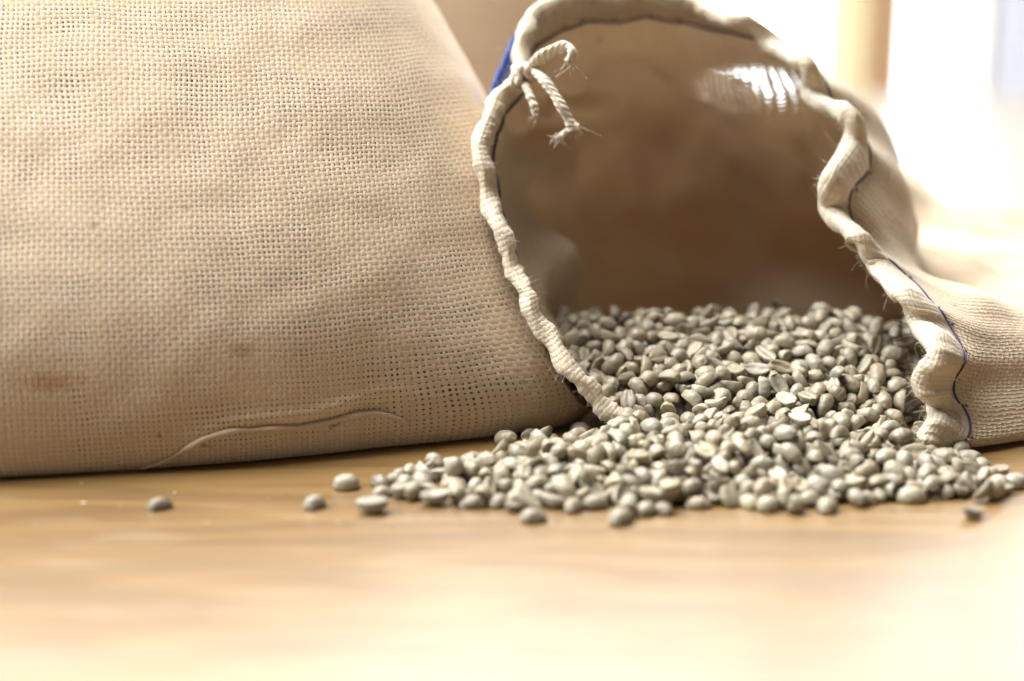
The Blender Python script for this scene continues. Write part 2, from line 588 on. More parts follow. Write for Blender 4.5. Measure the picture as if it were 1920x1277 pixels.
def crease(P):
    """a fold of cloth standing up along the foot of the sack"""
    R = catmull([at(x, y, 478 - 0.0 * x) for x, y in RIDGE_PX], 160)
    rx, rz = R[:, 0], R[:, 2]
    out = np.zeros(len(P))
    sel = (P[:, 1] < 0.53) & (P[:, 2] < 0.06) & (P[:, 0] > rx[0] - 0.01) & (P[:, 0] < rx[-1] + 0.01)
    for i in np.where(sel)[0]:
        d2 = (rx - P[i, 0])**2 + (rz - P[i, 2])**2
        k = d2.argmin()
        d = math.sqrt(d2[k])
        sgn = 1.0 if P[i, 2] > rz[k] else -1.0
        t = k / 159.0
        amp = math.sin(math.pi * min(max(t, 0.03), 0.97)) ** 0.5
        out[i] = amp * (0.0007 * math.exp(-(d / 0.0022)**2) - (0.0011 * math.exp(-((d - 0.0045) / 0.0035)**2) if sgn < 0 else 0.0))
    return out


PROF = [(0, 0.875), (4, 0.908), (12, 0.948), (26, 0.986), (42, 1.008), (58, 1.006), (76, 0.98), (96, 0.937), (118, 0.878), (146, 0.785), (180, 0.65), (210, 0.47), (228, 0.26), (236, 0.02)]
big_sack, BV, BN = standing_sack('burlap_sack', (-148, 538), math.radians(11.7), 161, 87, PROF, 0.45, M_BUR_L,
                                 'large full burlap sack standing upright at the picture edge beside the open one', ridge=crease, nth=620, nz=300, expo=2.5)
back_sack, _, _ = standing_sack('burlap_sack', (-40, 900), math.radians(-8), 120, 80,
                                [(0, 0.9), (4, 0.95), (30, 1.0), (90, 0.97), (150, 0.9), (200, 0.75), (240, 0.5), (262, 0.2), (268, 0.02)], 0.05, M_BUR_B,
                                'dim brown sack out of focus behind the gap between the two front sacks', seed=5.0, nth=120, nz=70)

# ------------------------------------------------------------------ the open sack lying on its side
RIM = [(0.00, at_z(1420, 838, 2)), (0.05, at_z(1560, 842, 2)), (0.09, at_z(1645, 842, 3)), (0.12, at_z(1700, 833, 6)),
       (0.145, at(1734, 802, 500)), (0.165, at(1748, 762, 508)), (0.19, at(1708, 722, 500)), (0.215, at(1748, 660, 496)),
       (0.24, at(1706, 600, 512)), (0.265, at(1682, 548, 510)), (0.29, at(1624, 496, 528)), (0.315, at(1596, 440, 521)),
       (0.335, at(1536, 390, 540)), (0.355, at(1540, 328, 526)), (0.375, at(1594, 262, 545)), (0.395, at(1584, 206, 541)),
       (0.415, at(1508, 172, 558)), (0.435, at(1500, 112, 548)), (0.455, at(1442, 80, 566)), (0.475, at(1390, 34, 560)),
       (0.50, at(1310, 10, 576)), (0.53, at(1220, -14, 569)), (0.56, at(1130, -14, 576)), (0.59, at(1060, -10, 563)),
       (0.615, at(1005, 17, 562)), (0.635, at(976, 55, 550)), (0.655, at(980, 105, 548)), (0.675, at(968, 150, 540)),
       (0.695, at(925, 190, 534)), (0.715, at(903, 240, 528)), (0.735, at(898, 300, 522)), (0.755, at(912, 360, 524)),
       (0.775, at(932, 430, 514)), (0.80, at(962, 500, 514)), (0.825, at(988, 565, 506)), (0.85, at(1022, 625, 506)),
       (0.875, at(1068, 690, 500)), (0.90, at(1118, 745, 502)), (0.925, at(1162, 788, 502)), (0.955, at_z(1235, 815, 5)),
       (0.98, at_z(1320, 830, 3))]
RING_A = [(0.0, mm(90, 527, 1)), (0.07, mm(132, 506, 1)), (0.14, at_z(1850, 838, 1.5)), (0.19, at(1872, 740, 510)), (0.24, at(1880, 640, 516)),
          (0.29, at(1845, 572, 530)), (0.33, at(1738, 514, 546)), (0.37, at(1694, 410, 560)), (0.41, at(1682, 310, 572)), (0.45, at(1606, 186, 586)),
          (0.50, mm(82, 618, 122)), (0.56, mm(48, 622, 118)), (0.63, mm(14, 604, 108)), (0.70, mm(2, 580, 92)), (0.77, mm(2, 556, 66)),
          (0.85, mm(11, 540, 32)), (0.90, mm(28, 526, 8)), (0.94, mm(46, 524, 1))]
RING_B = [(0.0, mm(150, 578, 1)), (0.07, mm(190, 552, 1)), (0.14, mm(222, 524, 2)), (0.19, mm(232, 532, 14)), (0.24, mm(232, 542, 24)),
          (0.29, mm(218, 556, 31)), (0.33, mm(192, 578, 34)), (0.37, mm(176, 592, 37)), (0.41, mm(166, 610, 44)), (0.45, mm(148, 636, 54)),
          (0.50, mm(116, 672, 84)), (0.56, mm(84, 696, 110)), (0.63, mm(50, 698, 106)), (0.70, mm(32, 684, 82)), (0.77, mm(34, 650, 38)),
          (0.85, mm(44, 626, 16)), (0.90, mm(56, 614, 5)), (0.94, mm(78, 606, 1))]
RING_C = [(0.0, mm(220, 640, 1)), (0.07, mm(262, 610, 1)), (0.14, mm(300, 578, 3)), (0.19, mm(311, 586, 14)), (0.24, mm(310, 600, 20)),
          (0.33, mm(280, 632, 27)), (0.41, mm(246, 668, 30)), (0.5, mm(196, 720, 36)), (0.56, mm(158, 760, 74)), (0.63, mm(116, 778, 84)),
          (0.70, mm(92, 768, 60)), (0.77, mm(96, 726, 16)), (0.85, mm(104, 702, 6)), (0.92, mm(130, 682, 1))]
RING_D = [(0.0, mm(290, 710, 1)), (0.07, mm(330, 680, 1)), (0.14, mm(362, 650, 4)), (0.24, mm(372, 676, 14)), (0.37, mm(344, 716, 20)), (0.5, mm(286, 776, 22)),
          (0.63, mm(206, 830, 44)), (0.77, mm(176, 806, 20)), (0.87, mm(198, 756, 2))]
NU = 840
ug = np.linspace(0, 1, NU, endpoint=False)


def ev(ring):
    return hermite_closed([r[0] for r in ring], [r[1] for r in ring], ug)


def smooth_closed(A, k):
    for _ in range(k):
        A = (np.roll(A, 1, 0) + 2 * A + np.roll(A, -1, 0)) / 4
    return A


R0, RA, RB, RC, RD = [ev(r) for r in (RIM, RING_A, RING_B, RING_C, RING_D)]
R0 = 0.68 * R0 + 0.32 * smooth_closed(R0, 320)
RE = np.tile(mm(322, 800, 22), (NU, 1)) + (RD - RD.mean(0)) * 0.04
# a ring at the seam, 13 mm behind the edge: the same mouth with its ruffles calmed
R0s = smooth_closed(R0, 580)
dirA = RA - R0s
dirA /= np.linalg.norm(dirA, axis=1)[:, None]
gapA = smooth_closed(np.linalg.norm(RA - R0s, axis=1)[:, None], 140)
RS = 0.55 * R0 + 0.45 * smooth_closed(R0, 270) + dirA * np.minimum(0.013, 0.36 * gapA)
RS2 = 0.2 * R0 + 0.8 * smooth_closed(R0, 450) + dirA * np.minimum(0.030, 0.66 * gapA)
RINGS = [R0, RS, 0.97 * RA + 0.03 * R0s, RB, RC, RD, RE]


def along(n):
    P = np.stack(RINGS)
    pe = np.concatenate([[2 * P[0] - P[1]], P, [2 * P[-1] - P[-2]]])
    t = np.linspace(0, 1, n)
    # more rows near the mouth
    t = (0.25 * t + 0.75 * t**1.6) * (len(P) - 1 - 1e-9)
    k = t.astype(int)
    t = (t - k)[:, None, None]
    a, b, c, d = pe[k], pe[k + 1], pe[k + 2], pe[k + 3]
    return 0.5 * (2 * b + (c - a) * t + (2 * a - 5 * b + 4 * c - d) * t**2 + (3 * b - a - 3 * c + d) * t**3)


NVR = 220
SV = along(NVR)
du = np.roll(SV, -1, 1) - np.roll(SV, 1, 1)
dv = np.gradient(SV, axis=0)
SN = np.cross(dv, du)
SN /= np.linalg.norm(SN, axis=2)[..., None] + 1e-12
# make normals point outward
cen = SV.mean(1, keepdims=True)
if ((SV - cen) * SN).sum() < 0:
    SN = -SN
PERIM = np.linalg.norm(np.roll(RA, -1, 0) - RA, axis=1).sum()
rowlen = np.concatenate([np.zeros((1, NU)), np.cumsum(np.linalg.norm(np.diff(SV, axis=0), axis=2), 0)])
vlen = rowlen.mean(1)
SUV = np.stack([np.broadcast_to(ug * PERIM, (NVR, NU)), rowlen], -1)
rng = np.random.default_rng(4)
# gathers running back from the mouth and soft creases further in
ph = np.cumsum(0.6 + 0.9 * rng.random(NU)) * (2 * np.pi * 26 / NU)
pucker = np.sin(np.cumsum(0.5 + 1.0 * rng.random(NU)) * (2 * np.pi * 120 / NU)) * (0.6 + 0.4 * np.sin(ph * 0.37))
gath = np.sin(ph)[None, :] * np.exp(-rowlen / 0.028) * 0.0008
P = SV.reshape(-1, 3)
soft = fnoise(P, 22.0, 2.0, 2).reshape(NVR, NU) * 0.010 + fnoise(P, 60.0, 8.0, 1).reshape(NVR, NU) * 0.0018
fold = np.sin(ug * 2 * np.pi * 13 + 2.2 * np.sin(ug * 2 * np.pi * 3) + 1.0 + 14.0 * (rowlen - 0.08)) * np.exp(-((rowlen - 0.085) / 0.05)**2) * 0.0085
fold = fold * ((ug > 0.44) & (ug < 0.84))[None, :]
fold = sum(np.roll(fold, q_, 1) for q_ in range(-12, 13, 3)) / 9
soft = soft + fold
soft *= np.clip((rowlen - 0.012) / 0.05, 0, 1) * np.clip(SV[..., 2] / 0.03, 0, 1)
SV2 = SV + SN * (gath + soft)[..., None]
SV2[..., 2] = np.maximum(SV2[..., 2], 0.0007)

open_sack = empty('burlap_sack', (0.09, 0.55, 0.0))
tag(open_sack, 'open burlap sack lying on its side with beans pouring from its ruffled mouth', 'sack', 'burlap coffee sacks')
FC = grid_faces(NU, NVR, True)
uvs = SUV.reshape(-1, 2)
# wrap column: repeat the first column so the weave closes without a smear
SVw = np.concatenate([SV2, SV2[:, :1]], 1)
SUVw = np.concatenate([SUV, SUV[:, :1] + np.array([PERIM, 0])], 1)


def seen(P):
    """where points stand in the photograph"""
    d = P[..., 1] * CP - (P[..., 2] - CAM_H) * SP
    h = P[..., 1] * SP + (P[..., 2] - CAM_H) * CP
    return 960 + F_PX * P[..., 0] / d, 638.5 - F_PX * h / d


# a loose jute strand lying along the foot of the standing sack
sx_, sy_ = seen(BV[:120])
spath = []
for qx_, qy_ in catmull([(float(a_), float(b_)) for a_, b_ in RIDGE_PX], 40):
    dd_ = (sx_ - qx_)**2 + (sy_ - qy_)**2 + 1e6 * (BV[:120, :, 1] > 0.54)
    j_, i_ = np.unravel_index(dd_.argmin(), dd_.shape)
    spath.append(BV[j_, i_] + BN[j_, i_] * 0.0006)
spath = np.array(spath)
for _ in range(6):
    spath[1:-1] = (spath[:-2] + 2 * spath[1:-1] + spath[2:]) / 4
spath = catmull(spath, 160)
spath += 0.00025 * np.stack([fnoise(spath, 260.0, q_, 2) for q_ in (1.0, 2.0, 3.0)], -1)
tt_ = np.linspace(0, 1, 160)
sr_ = (0.45 + 0.95 * np.sin(np.pi * tt_) ** 0.6) * (1 + 0.25 * np.sin(tt_ * 37.0) * np.sin(tt_ * 11.0)) * MM
M_STRAND = plain('jute_strand', (0.66, 0.52, 0.37), 0.95, (0.50, 0.37, 0.24), 900.0, spec=0.1, bump=0.8, bscale=2200.0)
v, f, uv = tube(spath, sr_, 8, 0.8)
link_mesh('loose_strand', v, f, M_STRAND, big_sack, uv=uv)

# bright patch in the mouth's roof: weave opened on purpose to let backlight through
qx, qy = seen(SVw)
loose = np.zeros(qx.shape)
for ex_, ey_, rx_, ry_ in ((1398, 170, 108, 48),):
    loose = np.maximum(loose, np.clip(1.5 - 1.3 * (np.abs((qx - ex_) / rx_)**3 + np.abs((qy - ey_) / ry_)**3), 0, 1))
uw = np.concatenate([ug, [1.0]])[None, :]
rw_ = np.concatenate([rowlen, rowlen[:, :1]], 1)
loose *= (rw_ > 0.013) & (rw_ < 0.20) & (uw > 0.34) & (uw < 0.66)
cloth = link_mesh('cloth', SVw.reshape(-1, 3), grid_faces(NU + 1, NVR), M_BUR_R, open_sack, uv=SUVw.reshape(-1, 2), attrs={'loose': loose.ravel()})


# where the two sacks press together the standing one gives way
from mathutils import kdtree
lu = (ug > 0.64) & (ug < 0.93)
wallp = SV2[:int(NVR * 0.75)][:, lu].reshape(-1, 3)[::3]
kd = kdtree.KDTree(len(wallp))
for i_, p_ in enumerate(wallp):
    kd.insert((0.0, p_[1], p_[2]), i_)
kd.balance()
for part in big_sack.children:
    co = np.empty(len(part.data.vertices) * 3)
    part.data.vertices.foreach_get('co', co)
    co = co.reshape(-1, 3) + np.array(big_sack.location)
    for i_ in np.where((co[:, 0] > -0.045) & (co[:, 1] > 0.44))[0]:
        w_ = math.exp(-((co[i_, 1] - 0.508) / 0.036)**2 - ((co[i_, 2] - 0.010) / 0.030)**2) * min(max((co[i_, 0] + 0.045) / 0.045, 0.0), 1.0)
        co[i_, 0] += 0.032 * w_                      # a corner of cloth squeezed out under the other sack's lip
        _, k_, d_ = kd.find((0.0, co[i_, 1], co[i_, 2]))
        if d_ < 0.012:
            lim = wallp[k_][0] - 0.0035
            co[i_, 0] = min(co[i_, 0], lim)
    part.data.vertices.foreach_set('co', (co - np.array(big_sack.location)).ravel())


def surf(rowmm, off=0.0):
    """closed curve on the open sack rowmm behind the edge, lifted off along the normal"""
    out = np.zeros((NU, 3))
    for i in range(NU):
        j = np.searchsorted(rowlen[:, i], rowmm * MM)
        j = min(max(j, 1), NVR - 1)
        r0, r1 = rowlen[j - 1, i], rowlen[j, i]
        f = (rowmm * MM - r0) / (r1 - r0 + 1e-12)
        out[i] = (SV2[j - 1, i] * (1 - f) + SV2[j, i] * f) + (SN[j - 1, i] * (1 - f) + SN[j, i] * f) * off * MM
    return out


# hem: the cloth turned over and sewn down, a soft flat roll 11 mm wide
prof_h = [(14.5, 0.2), (11.5, 1.5), (8.0, 2.6), (4.2, 3.3), (1.2, 2.9), (-0.6, 1.2), (-1.0, 0.0), (-0.6, -1.2), (1.2, -2.9),
          (4.2, -3.3), (8.0, -2.6), (11.5, -1.5), (14.5, -0.2)]
prof_h = catmull(prof_h, 40)
HV, HUV = [], []
lum = 1.0 + 0.13 * np.sin(ph * 1.7 + 1.0) + 0.08 * pucker + 0.10 * rng.standard_normal(NU).cumsum() / 40
edge_dir = -dirA
hl = 0.0
for k, (r, o) in enumerate(prof_h):
    base = surf(max(r, 0.0))
    row = max(r, 0.0)
    nrm = np.array([SN[min(np.searchsorted(rowlen[:, i], row * MM), NVR - 1), i] for i in range(NU)])
    nrm = smooth_closed(nrm, 7)
    nrm /= np.linalg.norm(nrm, axis=1)[:, None]
    p = base + nrm * (o * lum)[:, None] * MM
    if r < 0:
        p = p + edge_dir * (-r) * MM
    p[:, 2] = np.maximum(p[:, 2], 0.0005)
    HV.append(p)
    if k:
        hl += math.hypot(prof_h[k][0] - prof_h[k - 1][0], prof_h[k][1] - prof_h[k - 1][1]) * MM
    HUV.append(np.stack([ug * PERIM, np.full(NU, hl)], -1))
HV = np.array(HV); HUV = np.array(HUV)
wig = fnoise(HV.reshape(-1, 3), 130.0, 4.0, 2).reshape(HV.shape[:2])
HV = HV + 0.0005 * wig[..., None]
HVw = np.concatenate([HV, HV[:, :1]], 1)
HUVw = np.concatenate([HUV, HUV[:, :1] + np.array([PERIM, 0])], 1)
M_HEM = burlap('burlap_hem', 1.9, 1.7, 0.88, 0.88, c1=(0.72, 0.62, 0.48), c2=(0.58, 0.47, 0.33), transl=0.10, hole_alpha=0.5, bump=0.6)
hem = link_mesh('hem', HVw.reshape(-1, 3), grid_faces(NU + 1, len(prof_h)), M_HEM, open_sack, uv=HUVw.reshape(-1, 2))

# blue sewing thread, one run outside and one inside the cloth
M_BLUE = plain('blue_thread', (0.060, 0.055, 0.17), 0.8, (0.035, 0.03, 0.09), 900.0, bump=0.5, bscale=2500.0)
for side in (1, -1):
    row_ = 14.8 if side > 0 else 16.5
    base = surf(row_, 0.0)
    nrm = surf(row_, 1.0) - base
    nrm /= np.linalg.norm(nrm, axis=1)[:, None]
    i = 0
    st_len = [20, 13, 24, 16, 21]
    c = 0
    while i < NU:
        L = st_len[c % 5]
        idx = [(q) % NU for q in range(i, i + L + 1)]
        t = np.linspace(0, 1, len(idx))
        lift = (-0.6 if side > 0 else 0.25) + (1.25 if side > 0 else 0.6) * np.sin(np.pi * t) ** 0.45
        path = base[idx] + nrm[idx] * (side * lift * MM)[:, None]
        path = path + np.array([0, 0, 1]) * (0.0003 * math.sin(c * 2.1))
        if path[:, 2].min() > 0.001:
            v, f, uv = tube(catmull(path, 3 * len(idx)), (0.33 if side > 0 else 0.55) * MM, 6)
            link_mesh('stitch', v, f, M_BLUE, open_sack, uv=uv)
        i += L
        c += 1

# drawstring ends knotted at the mouth
def cord_material():
    n = NT('twisted_cord')
    uv = n.node('ShaderNodeUVMap').outputs[0]
    sp = n.node('ShaderNodeSeparateXYZ', {0: uv})
    w = n.m_('SINE', n.m_('ADD', n.m_('MULTIPLY', sp.outputs[0], 1400.0), n.m_('MULTIPLY', sp.outputs[1], 2600.0)))
    f = n.noise(n.node('ShaderNodeMapping', {'Vector': uv, 'Scale': (2500.0, 900.0, 1.0)}).outputs[0], 1.0, 3.0)
    h = n.m_('ADD', w, n.m_('MULTIPLY', f, 1.3))
    col = n.mix(n.smooth(h, -1.0, 1.6), c4(0.55, 0.44, 0.31), c4(0.74, 0.65, 0.52))
    bmp = n.node('ShaderNodeBump', {'Strength': 0.6, 'Distance': 0.0005, 'Height': h})
    return n.done(n.node('ShaderNodeBsdfPrincipled', {'Base Color': col, 'Roughness': 0.9, 'Specular IOR Level': 0.15,
                                                      'Sheen Weight': 0.2, 'Normal': bmp.outputs[0]}).outputs[0])


M_CORD = cord_material()
draw = Joined()


def strand(pts, r, flat=0.6, n=60):
    p = catmull([at(*q) for q in pts], n)
    rr = r * MM * (1 + 0.10 * np.sin(np.linspace(0, 25, n)))
    v, f, uv = tube(p, rr, 10, flat)
    draw.add(v, f, uv)


KD = 541
strand([(975, 150, KD), (1000, 122, KD - 4), (1030, 98, KD - 8), (1062, 88, KD - 10), (1074, 100, KD - 12), (1066, 118, KD - 12)], 2.9, 0.5)
strand([(978, 142, KD), (988, 165, KD - 6), (998, 190, KD - 8), (1005, 207, KD - 8)], 1.6, 0.8)
strand([(990, 135, KD), (1012, 142, KD - 7), (1035, 170, KD - 10), (1056, 205, KD - 11), (1070, 232, KD - 10), (1074, 246, KD - 10)], 2.7, 0.6)
strand([(1066, 226, KD - 10), (1084, 240, KD - 11)], 1.3, 1.0, 12)
strand([(1070, 240, KD - 10), (1048, 258, KD - 10)], 1.1, 1.0, 12)
strand([(1000, 200, KD - 8), (1006, 218, KD - 7)], 1.3, 1.0, 12)
# the knot: a few tight turns
ang = np.linspace(0, 2.2 * 2 * np.pi, 70)
kc = at(980, 140, KD - 4)
kn = np.stack([kc[0] + 0.0026 * np.cos(ang) + 0.0012 * np.sin(2.3 * ang), kc[1] + 0.0022 * np.sin(1.31 * ang), kc[2] + 0.0027 * np.sin(ang)], -1)
v, f, uv = tube(kn, 1.5 * MM, 8)
draw.add(v, f, uv)
# frayed ends
rngc = random.Random(5)
for (ex_, ey_, ed_, n_) in ((1066, 118, KD - 12, 22), (1006, 216, KD - 7, 26), (1084, 240, KD - 11, 24), (1048, 258, KD - 10, 24), (980, 140, KD - 4, 14)):
    e0 = at(ex_, ey_, ed_)
    for _ in range(n_):
        dr = np.array([rngc.gauss(0, 0.6), rngc.gauss(0, 0.6), rngc.gauss(-0.5, 0.6)])
        t_ = np.linspace(0, 1, 5)[:, None]
        pth = e0 + np.array([rngc.gauss(0, 0.7) for _ in range(3)]) * MM + dr * t_ * rngc.uniform(1.5, 4.0) * MM + np.array([rngc.gauss(0, 1.0) for _ in range(3)]) * MM * t_**2
        v, f, uv = tube(pth, np.linspace(0.14, 0.05, 5) * MM, 3, caps=False)
        draw.add(v, f, uv)
draw.build('drawstring', M_CORD, open_sack)

# blue printed cloth tab on the outside of the mouth
M_TAB = plain('blue_cloth', (0.03, 0.09, 0.42), 0.8, (0.02, 0.06, 0.30), 500.0, bump=0.5, bscale=2500.0)
tp = [(966, 66, 560), (954, 95, 557), (942, 125, 555), (931, 150, 553), (921, 182, 551)]
a_ = catmull([at(*q) for q in tp], 20)
wd = 0.012
tv = []
for dy, th in ((0, 0), (1, 0), (1, 1), (0, 1)):
    tv.append(a_ + np.array([0.004 * dy, wd * dy, 0]) + np.array([-0.0009 * th, 0, 0]))
tv = np.stack(tv, 1).reshape(-1, 3)
tab = link_mesh('blue_tab', tv, grid_faces(4, 20, True).tolist() + [[0, 1, 2, 3], [79, 78, 77, 76]], M_TAB, open_sack)

# loose jute fibres standing off the hem
M_FIB = plain('jute_fibre', (0.62, 0.53, 0.40), 0.7, spec=0.2)
FJ = Joined()
rngf = random.Random(11)
for _ in range(3600):
    i = rngf.randrange(NU)
    k = rngf.randrange(8, 33)
    p0 = HV[k, i]
    cN = HV[k, i] - HV[[8, 32][k < 20], i]
    nrm = np.array([edge_dir[i][0], edge_dir[i][1], edge_dir[i][2]]) * rngf.uniform(0.2, 1.0)
    onr = HV[min(k, 39), i] - 0.5 * (HV[6, i] + HV[33, i])
    nrm = nrm + onr / (np.linalg.norm(onr) + 1e-9) * rngf.uniform(0.3, 1.0)
    nrm = nrm + np.array([rngf.gauss(0, .5) for _ in range(3)])
    nrm /= np.linalg.norm(nrm)
    L = MM * min(7.0, rngf.expovariate(1 / 1.0) + 0.4)
    cur = np.array([rngf.gauss(0, 1) for _ in range(3)]) * 0.6
    cur2 = np.array([rngf.gauss(0, 1) for _ in range(3)]) * 0.4
    t = np.linspace(0, 1, 6)[:, None]
    path = p0 + L * (nrm * t + cur * t**2 * 0.6 + cur2 * t**3 * 0.6)
    v, f, uv = tube(path, np.linspace(0.055, 0.025, 6) * MM, 3, caps=False)
    FJ.add(v, f, uv)
fo = FJ.build('loose_fibres', M_FIB, open_sack)
fo['kind'] = 'stuff'


# ------------------------------------------------------------------ green coffee beans
BS = 0.69        # overall bean size


def bean_mesh(name, L, W, T, bend, wr, cup, seed, nth=30, nph=26):
    """half-egg with a creased flat side (flat side down, sizes in mm); cup hollows the flat side"""
    V, A = [], []
    r_ = random.Random(seed)
    s1, s2 = r_.uniform(0.15, 0.45), r_.uniform(-0.3, 0.3)
    asym = r_.uniform(-0.14, 0.14)
    for i in range(nth + 1):
        th = math.pi * i / nth
        cx = math.cos(th)
        r = math.sin(th) ** 0.82 if 0 < i < nth else 0.0
        r *= 1.0 + asym * cx
        ring = range(nph) if 0 < i < nth else range(1)
        for k in ring:
            ph = 2 * math.pi * k / nph
            c, sn = math.cos(ph), math.sin(ph)
            x = L / 2 * cx
            y = W / 2 * r * (abs(c) ** 0.92) * (1 if c >= 0 else -1)
            cre = 0.0
            if sn >= 0:
                z = 0.78 * T * r * sn ** 0.9
            else:
                z = -0.22 * T * r * (-sn) ** 0.55
                yc = s1 * math.sin(cx * 2.6) + s2
                g = math.exp(-((y - yc) / 0.42) ** 2) * min(1.0, r * 1.25)
                z += 1.15 * g
                z += cup * 1.2 * math.exp(-((y - yc) / (W * 0.26)) ** 2) * r
                cre = g
            z -= bend * (cx * cx - 0.3)
            n1 = mnoise.noise(Vector((x * 0.45 + seed * 9.1, y * 0.45, z * 0.45)))
            n2 = mnoise.noise(Vector((x * 1.2, y * 1.2 + seed * 5.3, z * 1.2)))
            k_ = 1.0 + 0.040 * n1 * (1 + wr) + 0.015 * n2 * wr
            V.append((x * k_ * MM, y * k_ * MM, (z * k_ + 0.1 * wr * n2) * MM))
            A.append(cre)
    F = []
    off = [0] + [1 + nph * q for q in range(nth - 1)] + [1 + nph * (nth - 1)]
    for i in range(nth):
        for k in range(nph):
            k2 = (k + 1) % nph
            if i == 0:
                F.append((0, off[1] + k, off[1] + k2))
            elif i == nth - 1:
                F.append((off[i] + k, off[nth], off[i] + k2))
            else:
                F.append((off[i] + k, off[i + 1] + k, off[i + 1] + k2, off[i] + k2))
    me = bpy.data.meshes.new(name)
    V = [(x * BS, y * BS, z * BS) for x, y, z in V]
    me.from_pydata(V, [], F)
    bm = bmesh.new()
    bm.from_mesh(me)
    bmesh.ops.recalc_face_normals(bm, faces=bm.faces)
    bm.to_mesh(me)
    bm.free()
    me.polygons.foreach_set("use_smooth", [True] * len(me.polygons))
    a = me.attributes.new('crease', 'FLOAT', 'POINT')
    a.data.foreach_set('value', A)
    return me


def bean_material():
    n = NT('green_coffee_bean')
    tc = n.node('ShaderNodeTexCoord').outputs['Generated']
    oi = n.node('ShaderNodeSeparateColor', {0: n.node('ShaderNodeObjectInfo').outputs['Color']}).outputs[0]
    isl = n.node('ShaderNodeAttribute', attribute_name='tint').outputs['Fac']
    r = n.m_('FRACT', n.m_('ADD', oi, isl))
    ramp = n.node('ShaderNodeValToRGB', {0: r})
    el = ramp.color_ramp.elements
    stops = [(0.0, (0.185, 0.152, 0.102)), (0.25, (0.268, 0.228, 0.154)), (0.5, (0.312, 0.265, 0.178)), (0.70, (0.265, 0.235, 0.178)),
             (0.82, (0.30, 0.255, 0.165)), (0.92, (0.31, 0.235, 0.155)), (1.0, (0.34, 0.295, 0.185))]
    while len(el) < len(stops):
        el.new(0.5)
    for e, (p, c) in zip(el, stops):
        e.position = p
        e.color = c4(*c)
    off = n.node('ShaderNodeVectorMath', {0: tc, 1: n.node('ShaderNodeCombineXYZ', {0: n.m_('MULTIPLY', r, 57.0), 1: n.m_('MULTIPLY', r, 23.0)}).outputs[0]}, operation='ADD').outputs[0]
    mot = n.noise(off, 3.0, 4.0, 0.6)
    col = n.mix(n.smooth(mot, 0.38, 0.72, 0.0, 0.6), ramp.outputs[0], c4(0.33, 0.285, 0.215))
    skin = n.smooth(n.noise(off, 6.0, 4.0, 0.65), 0.58, 0.70)
    col = n.mix(n.m_('MULTIPLY', skin, 0.6), col, c4(0.37, 0.285, 0.185))
    cre = n.node('ShaderNodeAttribute', attribute_name='crease').outputs['Fac']
    col = n.mix(n.m_('MULTIPLY', n.smooth(cre, 0.55, 0.95), 0.55), col, c4(0.50, 0.41, 0.28))
    rough = n.m_('MULTIPLY_ADD', mot, 0.25, 0.27)
    bmp = n.node('ShaderNodeBump', {'Strength': 0.25, 'Distance': 0.0004,
                                    'Height': n.m_('ADD', n.noise(off, 9.0, 4.0, 0.6), n.m_('MULTIPLY', n.noise(off, 3.5, 2.0), 1.2))})
    pr = n.node('ShaderNodeBsdfPrincipled', {'Base Color': col, 'Roughness': rough, 'Normal': bmp.outputs[0], 'Specular IOR Level': 0.42})
    return n.done(pr.outputs[0])


M_BEAN = bean_material()
VAR = [(11.4, 8.1, 5.6, 0.2, 0.6, 0.0), (10.8, 7.4, 5.3, 0.6, 0.9, 0.2), (12.4, 7.6, 5.2, 1.1, 1.0, 0.4), (10.2, 8.0, 5.8, 0.0, 0.6, 0.0),
       (11.2, 7.0, 6.4, 0.1, 0.8, 0.0), (12.2, 7.0, 5.0, 1.5, 1.3, 0.6), (11.0, 8.2, 4.8, 0.9, 1.9, 0.9), (9.9, 7.3, 6.0, 0.2, 1.0, 0.1),
       (11.9, 7.5, 5.6, 0.5, 1.7, 0.2), (9.2, 6.9, 5.2, 0.4, 1.5, 0.4), (12.8, 7.3, 5.4, 0.7, 1.1, 0.2), (11.6, 6.7, 5.6, 1.3, 1.2, 0.3)]
BEAN_MESHES = [bean_mesh('coffee_bean', *v, seed=q + 1) for q, v in enumerate(VAR)]
for m_ in BEAN_MESHES:
    m_.materials.append(M_BEAN)


